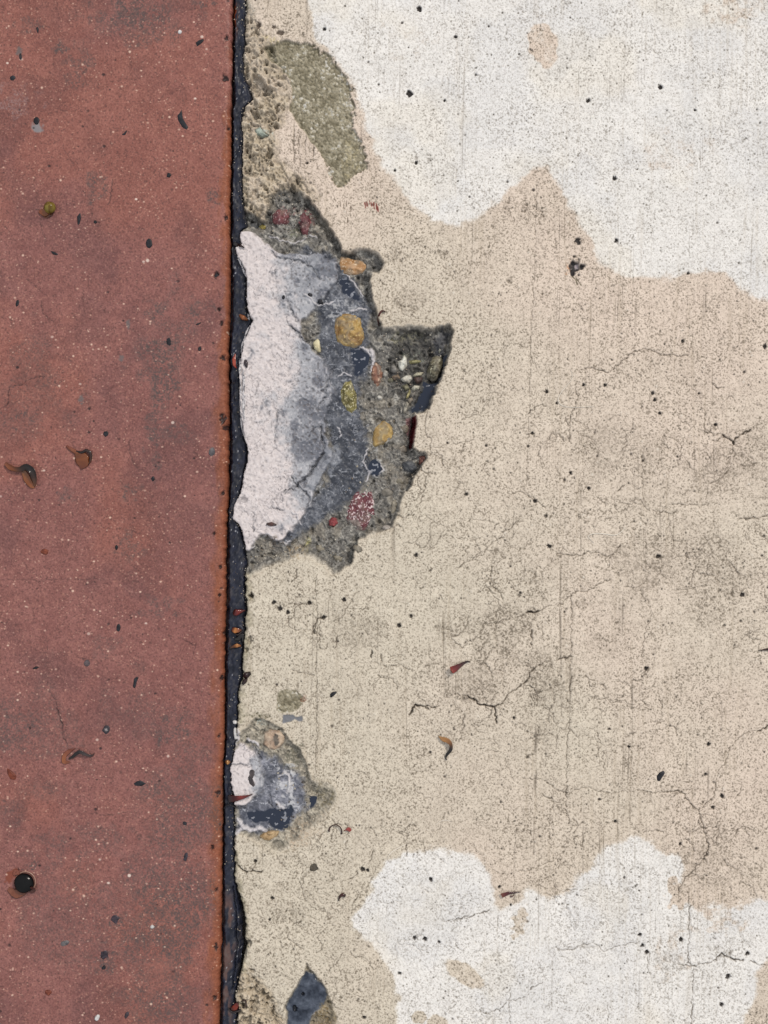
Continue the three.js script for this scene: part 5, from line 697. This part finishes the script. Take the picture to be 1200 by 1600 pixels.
bit('leaf_husk', 'curled dark leaf husk with rust-coloured end low on the red slab', 'husk', [['blade', [[108, 1185, .8], [114, 1182, 1.8], [121, 1176, 3], [126, 1173, 3.6], [133, 1176, 3], [140, 1180, 1.6], [146, 1179, .9], [148, 1176, .6]], [1.2, 2.2, 2.8, 3, 2.6, 2, 1.3, .5], fade([44, 26, 18], BLK, [30, 22, 22], [64, 54, 52], [40, 26, 24], [70, 36, 32]), { trough: .5, thick: .5 }], ['rust_end', [[118, 1169, .5], [108, 1174, .8], [101, 1181, .8], [101, 1190, .6], [110, 1191, .4]], [.6, 3, 3.4, 3.4, .8], fade([92, 44, 30], [124, 66, 42], [142, 82, 46], [104, 54, 34]), { trough: .2, thick: .4 }]]);
bit('flower_husk', 'maroon funnel-shaped flower husk in the middle of the beige concrete', 'husk', [['funnel', [[705, 1046, 2.6], [711, 1043, 2.4], [718, 1039, 1.8], [725, 1035, 1.2], [731, 1033, .8], [735, 1034, .5]], [6, 5, 3.4, 2, 1.2, .4], fade([146, 62, 52], [96, 34, 34], [62, 30, 28], [40, 26, 24], [70, 58, 54]), { trough: .9, thick: 1 }], ['mouth', [[704, 1041, 3], [706, 1047, 1.4], [707, 1052, .8]], [1.6, 2.4, .8], fade(MAR2, [180, 96, 72], MAR), { thick: .6 }]]);
bit('leaf_husk', 'curved husk, tan above and black tail below, on the beige concrete', 'husk', [['blade', [[685, 1150, 1], [692, 1154, 1.8], [700, 1157, 2.4], [704, 1162, 3], [704, 1170, 2.6], [700, 1176, 1.8], [697, 1181, 1], [697, 1186, .7], [699, 1187, .5]], [.8, 3.6, 3.8, 2.6, 2.6, 2.2, 1.6, 1, .3], fade([150, 116, 76], [164, 116, 66], [120, 80, 46], [24, 18, 16], [18, 14, 13], [20, 15, 14], [40, 30, 26]), { trough: .4, thick: .7 }]]);
bit('curled_fibre', 'thin brown fibre arched like a horseshoe near the lower hole', 'fibre', [['fibre', [[514, 1299, .8], [515, 1294, 1.4], [519, 1289, 1.8], [525, 1288, 2], [531, 1291, 1.8], [534, 1297, 1.2], [534, 1303, .6]], [1.7, 1.2, .9, .8, .9, 1.1, 1.3], fade([52, 26, 22], [64, 40, 34], [46, 26, 22]), { thick: .5 }]]);
bit('petal_scrap', 'tiny red petal scrap beside the horseshoe fibre', 'petal', [['blade', [[537, 1298, .5], [541, 1296, .9], [545, 1295, 1], [548, 1298, .6]], [.5, 1.2, 3.2, 2.6], fade([96, 36, 34], [150, 62, 56], [142, 58, 52]), { trough: .3, thick: .5 }]]);
bit('seed_husk', 'dark comma-shaped seed husk above the lower dry area', 'husk', [['shell', [[529, 1407, .6], [531, 1401, 1.2], [535, 1397, 1.6], [540, 1399, 1.2]], [.8, 1.8, 2.8, 2.4], fade([30, 14, 12], [52, 22, 18], [64, 28, 22], [36, 16, 14]), { thick: 1.1 }]]);
bit('thorn_husk', 'maroon thorn-like husk at the notch of the lower dry area', 'husk', [['spike', [[783, 1398, 1.2], [788, 1396, 1.8], [794, 1394, 1.6], [801, 1394, 1.1], [808, 1393.5, .7], [814, 1393.5, .5]], [3.6, 3.2, 2.4, 1.4, .8, .3], fade([122, 72, 56], [84, 32, 34], [62, 22, 26], [52, 28, 28], [70, 56, 50]), { thick: .9, trough: .5 }], ['side_spur', [[797, 1399.5, .6], [800, 1400, .9], [803, 1398, .5]], [.7, 1.3, .5], fade([84, 40, 36], [60, 30, 28]), { thick: .5 }]]);
bit('thorn_husk', 'dark thorn reaching in from the right edge of the concrete', 'husk', [['spike', [[1185, 1016, .5], [1194, 1015, 1], [1206, 1013, 1.4]], [.4, 1.4, 2], fade([60, 34, 28], [40, 22, 20]), { thick: .7 }]]);
bit('thorn_husk', 'black thorn lying on the upper left corner of the large mortar patch', 'husk', [['spike', [[364, 378, 1.6], [370, 381, 1.6], [376, 384, 1.2], [382, 387, .7]], [3.2, 3, 2, .4], fade([26, 22, 24], [34, 20, 20], [40, 22, 22]), { thick: .8 }]]);
bit('thorn_husk', 'maroon spiked husk across the sealant and the small mortar patch', 'husk', [['spike', [[356, 1250, 1.6], [362, 1249, 2], [372, 1247, 1.8], [382, 1245, 1.4], [389, 1243, 1], [395, 1241, .8]], [6, 5.5, 4, 2.4, 1.2, .3], fade([22, 8, 8], [60, 14, 12], [112, 34, 28], [90, 34, 30], [56, 36, 36]), { thick: 1.2, trough: .3 }]]);
bit('curled_fibre', 'black curled hair on the sealant below the maroon spiked husk', 'fibre', [['fibre', [[349, 1266, .8], [352, 1261, 1.2], [358, 1259, 1.6], [364, 1262, 1.4], [372, 1264, 1.4], [384, 1263, 1.2]], [.6, .7, .7, .7, .6, .3], fade([30, 28, 30], [44, 42, 46]), { thick: .5 }]]);
const SG = 'husks caught in the sealant joint';
bit('seed_husk', 'glossy dark red husk in the joint, topmost of four', 'husk', [['shell', [[364, 956, 1], [368, 957, 2.4], [374, 956, 1.8], [383, 954, .8]], [3.5, 5.5, 3.4, .5], fade([40, 10, 10], [88, 20, 16], [112, 34, 24], [60, 30, 28]), { thick: 1.4, trough: .4 }]], SG);
bit('seed_husk', 'amber husk with dark lower lip, second in the joint', 'husk', [['shell', [[362, 983, 1], [367, 985, 2.4], [373, 985, 2], [378, 985, .8]], [3, 4.4, 3.2, 1], fade([70, 24, 14], [176, 112, 52], [120, 62, 28], [50, 32, 24]), { thick: 1.2, trough: .5 }], ['lip', [[364, 989, 1.2], [371, 992, 2], [378, 987, 1.4]], [1, 2, .8], fade(BLK, [30, 16, 14], [60, 50, 48]), { thick: .9 }]], SG);
bit('seed_husk', 'black crumpled husk between the two amber ones in the joint', 'husk', [['shell', [[366, 1000, 1], [372, 998, 2], [378, 993, 1.8], [379, 1003, 1]], [2, 3.2, 3, 1], fade([30, 30, 28], BLK, [40, 40, 36]), { thick: 1.1, trough: .4 }]], SG);
bit('seed_husk', 'amber scrap with dark tail, lowest in the joint', 'husk', [['shell', [[357, 1014, .8], [364, 1011, 1.4], [370, 1009, 1.8], [376, 1010, 1]], [1, 2.2, 3, 1.4], fade([26, 20, 20], [92, 52, 24], [176, 118, 62], [110, 66, 36]), { thick: .9, trough: .4 }]], SG);
bit('seed_husk', 'dark round husk pair at the concrete edge below the amber husks', 'husk', [['shell', [[381, 1058, 1], [386, 1054, 3], [392, 1051, 1.4]], [3, 5, 2.4], fade([34, 18, 18], [44, 20, 18], [24, 14, 14]), { thick: 1.6 }], ['lower_shell', [[379, 1069, .6], [383, 1064, 1.6], [386, 1060, 1]], [2, 3.4, 1.4], fade([30, 14, 16], [48, 18, 18]), { thick: 1.2 }]]);
bit('seed_husk', 'small amber husk at the red slab edge above the small mortar patch', 'husk', [['shell', [[351, 1192, 1], [355, 1192, 2], [359, 1191, 1.4]], [2, 3.6, 1.6], fade([60, 34, 20], [190, 136, 74], [110, 70, 36]), { thick: 1.2, trough: .4 }]]);
bit('seed_husk', 'curled red husk with dark loop at the bottom of the joint', 'husk', [['shell', [[360, 1580, 1.2], [366, 1576, 2.4], [370, 1570, 2], [372, 1566, 1]], [2.4, 4.4, 3.6, 1], fade([40, 12, 10], [140, 50, 26], [104, 30, 18], [50, 22, 18]), { thick: 1.4, trough: .5 }], ['loop', [[356, 1578, 1], [362, 1584, 1.4], [372, 1582, 1.4], [380, 1576, 1.4], [385, 1569, 1.2], [383, 1563, 1], [377, 1565, 1]], [1, 1.3, 1.5, 1.6, 1.5, 1.3, .8], fade([30, 20, 20], [60, 50, 48], [84, 70, 64], [50, 32, 28]), { thick: 1 }]]);
bit('seed_husk', 'orange-red sliver standing in the joint beside the mortar patch', 'husk', [['shell', [[366, 551, 1], [364.5, 560, 2.4], [365, 569, 2], [368, 574, .8]], [1, 2.8, 2.4, .6], fade([120, 48, 36], [166, 74, 54], [140, 56, 42]), { thick: .8, trough: .4 }]]);
bit('seed_husk', 'orange-brown crumb in the joint at the upper mortar patch', 'husk', [['shell', [[373, 490, 2], [379, 495, 3], [386, 498, 1]], [2, 4, 1.4], fade([104, 62, 36], [140, 84, 48], [96, 60, 40]), { thick: 1.4 }]]);
bit('seed_husk', 'dark oval seed at the left edge of the mortar patch', 'husk', [['shell', [[383, 562, .4], [384, 568, .8], [385, 574, .3]], [2, 3.4, 1.4], fade([46, 38, 42], [58, 48, 52], [40, 34, 38]), { thick: 1 }]]);
bit('seed_husk', 'brown oval seed on the lower end of the large mortar patch', 'husk', [['shell', [[416, 819, .3], [424, 819, .9], [432, 820, .3]], [1.4, 3.4, 1.2], fade([62, 50, 48], [84, 56, 50], [56, 48, 48]), { thick: .8 }]]);
bit('twig', 'short maroon twig on the upper right rim of the large hole', 'twig', [['stem', [[602, 487, .8], [597, 486, 1], [593, 491, 1.2], [591, 499, 2], [592, 507, 2]], [1, 1.5, 1.6, 1.6, .8], fade([58, 26, 24], [84, 34, 30], [52, 22, 20]), { thick: .9 }]]);
const FG = 'pale fibres on the beige concrete', PALE = fade([226, 216, 202], [236, 228, 214]);
const fibre = (label, pts, w = 0.6) => bit('white_fibre', label, 'fibre', [['fibre', pts.map(([a, b]) => [a, b, 0.35]), [w * .6, w, w, w * .5], PALE, { thick: .25, n: 60, m: 6, mat: 'dull' }]], FG);
fibre('pale hair bent into a hook, right of the large hole', [[891, 576], [894, 584], [893, 593], [886, 602], [877, 613], [872, 624], [876, 632], [890, 636], [908, 636], [928, 635]]);
fibre('pale bent hair in the middle of the right half', [[928, 848], [922, 842], [919, 838], [926, 834], [944, 834], [960, 836], [968, 833], [978, 824]], .75);
fibre('pale hair at the upper edge of the lower dry area', [[608, 1346], [606, 1340], [611, 1332], [620, 1326], [634, 1319]], .75);
fibre('short pale hair above the lower dry area', [[681, 1288], [688, 1283], [696, 1281], [706, 1283]], .6);

// ---------------------------------------------------------------- loose grit in the joint and the holes
{
  const g = new THREE.IcosahedronGeometry(1, 0), P = g.attributes.position; for (let k = 0; k < P.count; k++) { const x = P.getX(k), y = P.getY(k), z = P.getZ(k), q = 0.75 + 0.5 * hash(Math.round(x * 50) + 7, Math.round(y * 90 + z * 35)); P.setXYZ(k, x * q, y * q, z * q); } g.computeVertexNormals();
  const spots = [], tones = [[170, 160, 142], [128, 118, 104], [196, 188, 172], [96, 90, 84], [136, 124, 112], [70, 62, 58]];
  for (let k = 0; k < 330; k++) { const v = rr(-15, 1620), a = redEdge(v), b = jointRight(v), e = rnd() < 0.75 ? 1 - rnd() ** 2 * 0.35 : rr(0.15, 0.6); spots.push([lerp(a + 1, b, e), v, rr(0.5, 1.4), top(lerp(a + 1, b, e), v) + 0.1]); }
  for (let k = 0; k < 520; k++) { const [x, y, w, h] = [[600, 700, 60, 70], [640, 560, 50, 50], [460, 860, 70, 22], [455, 330, 40, 34], [470, 1250, 40, 50], [400, 120, 30, 110], [400, 1570, 30, 36]][rnd() * 7 | 0], u = x + rr(-w, w), v = y + rr(-h, h), f = C.height(u, v); if (f < -1.2 && f > -13) spots.push([u, v, rr(0.6, 1.9), f + 0.2]); }
  const m = new THREE.InstancedMesh(g, new THREE.MeshStandardMaterial({ roughness: 0.85 }), spots.length), M = new THREE.Matrix4(), E = new THREE.Euler(), Qn = new THREE.Quaternion(), col = new THREE.Color();
  spots.forEach(([u, v, r, h], k) => { E.set(rnd() * 6, rnd() * 6, rnd() * 6); M.compose(new THREE.Vector3(X(u), h * MM, Z(v)), Qn.setFromEuler(E), new THREE.Vector3(r * U, r * U * 0.8, r * U * rr(0.7, 1.3))); m.setMatrixAt(k, M); const c = base3(tones[rnd() * 6 | 0]); m.setColorAt(k, col.setRGB(...c)); });
  put(m, 'grit', 'loose sand grit scattered in the joint and the broken holes', 'grit', null, 'stuff');
}

scene.updateMatrixWorld(true);
renderer.render(scene, camera);
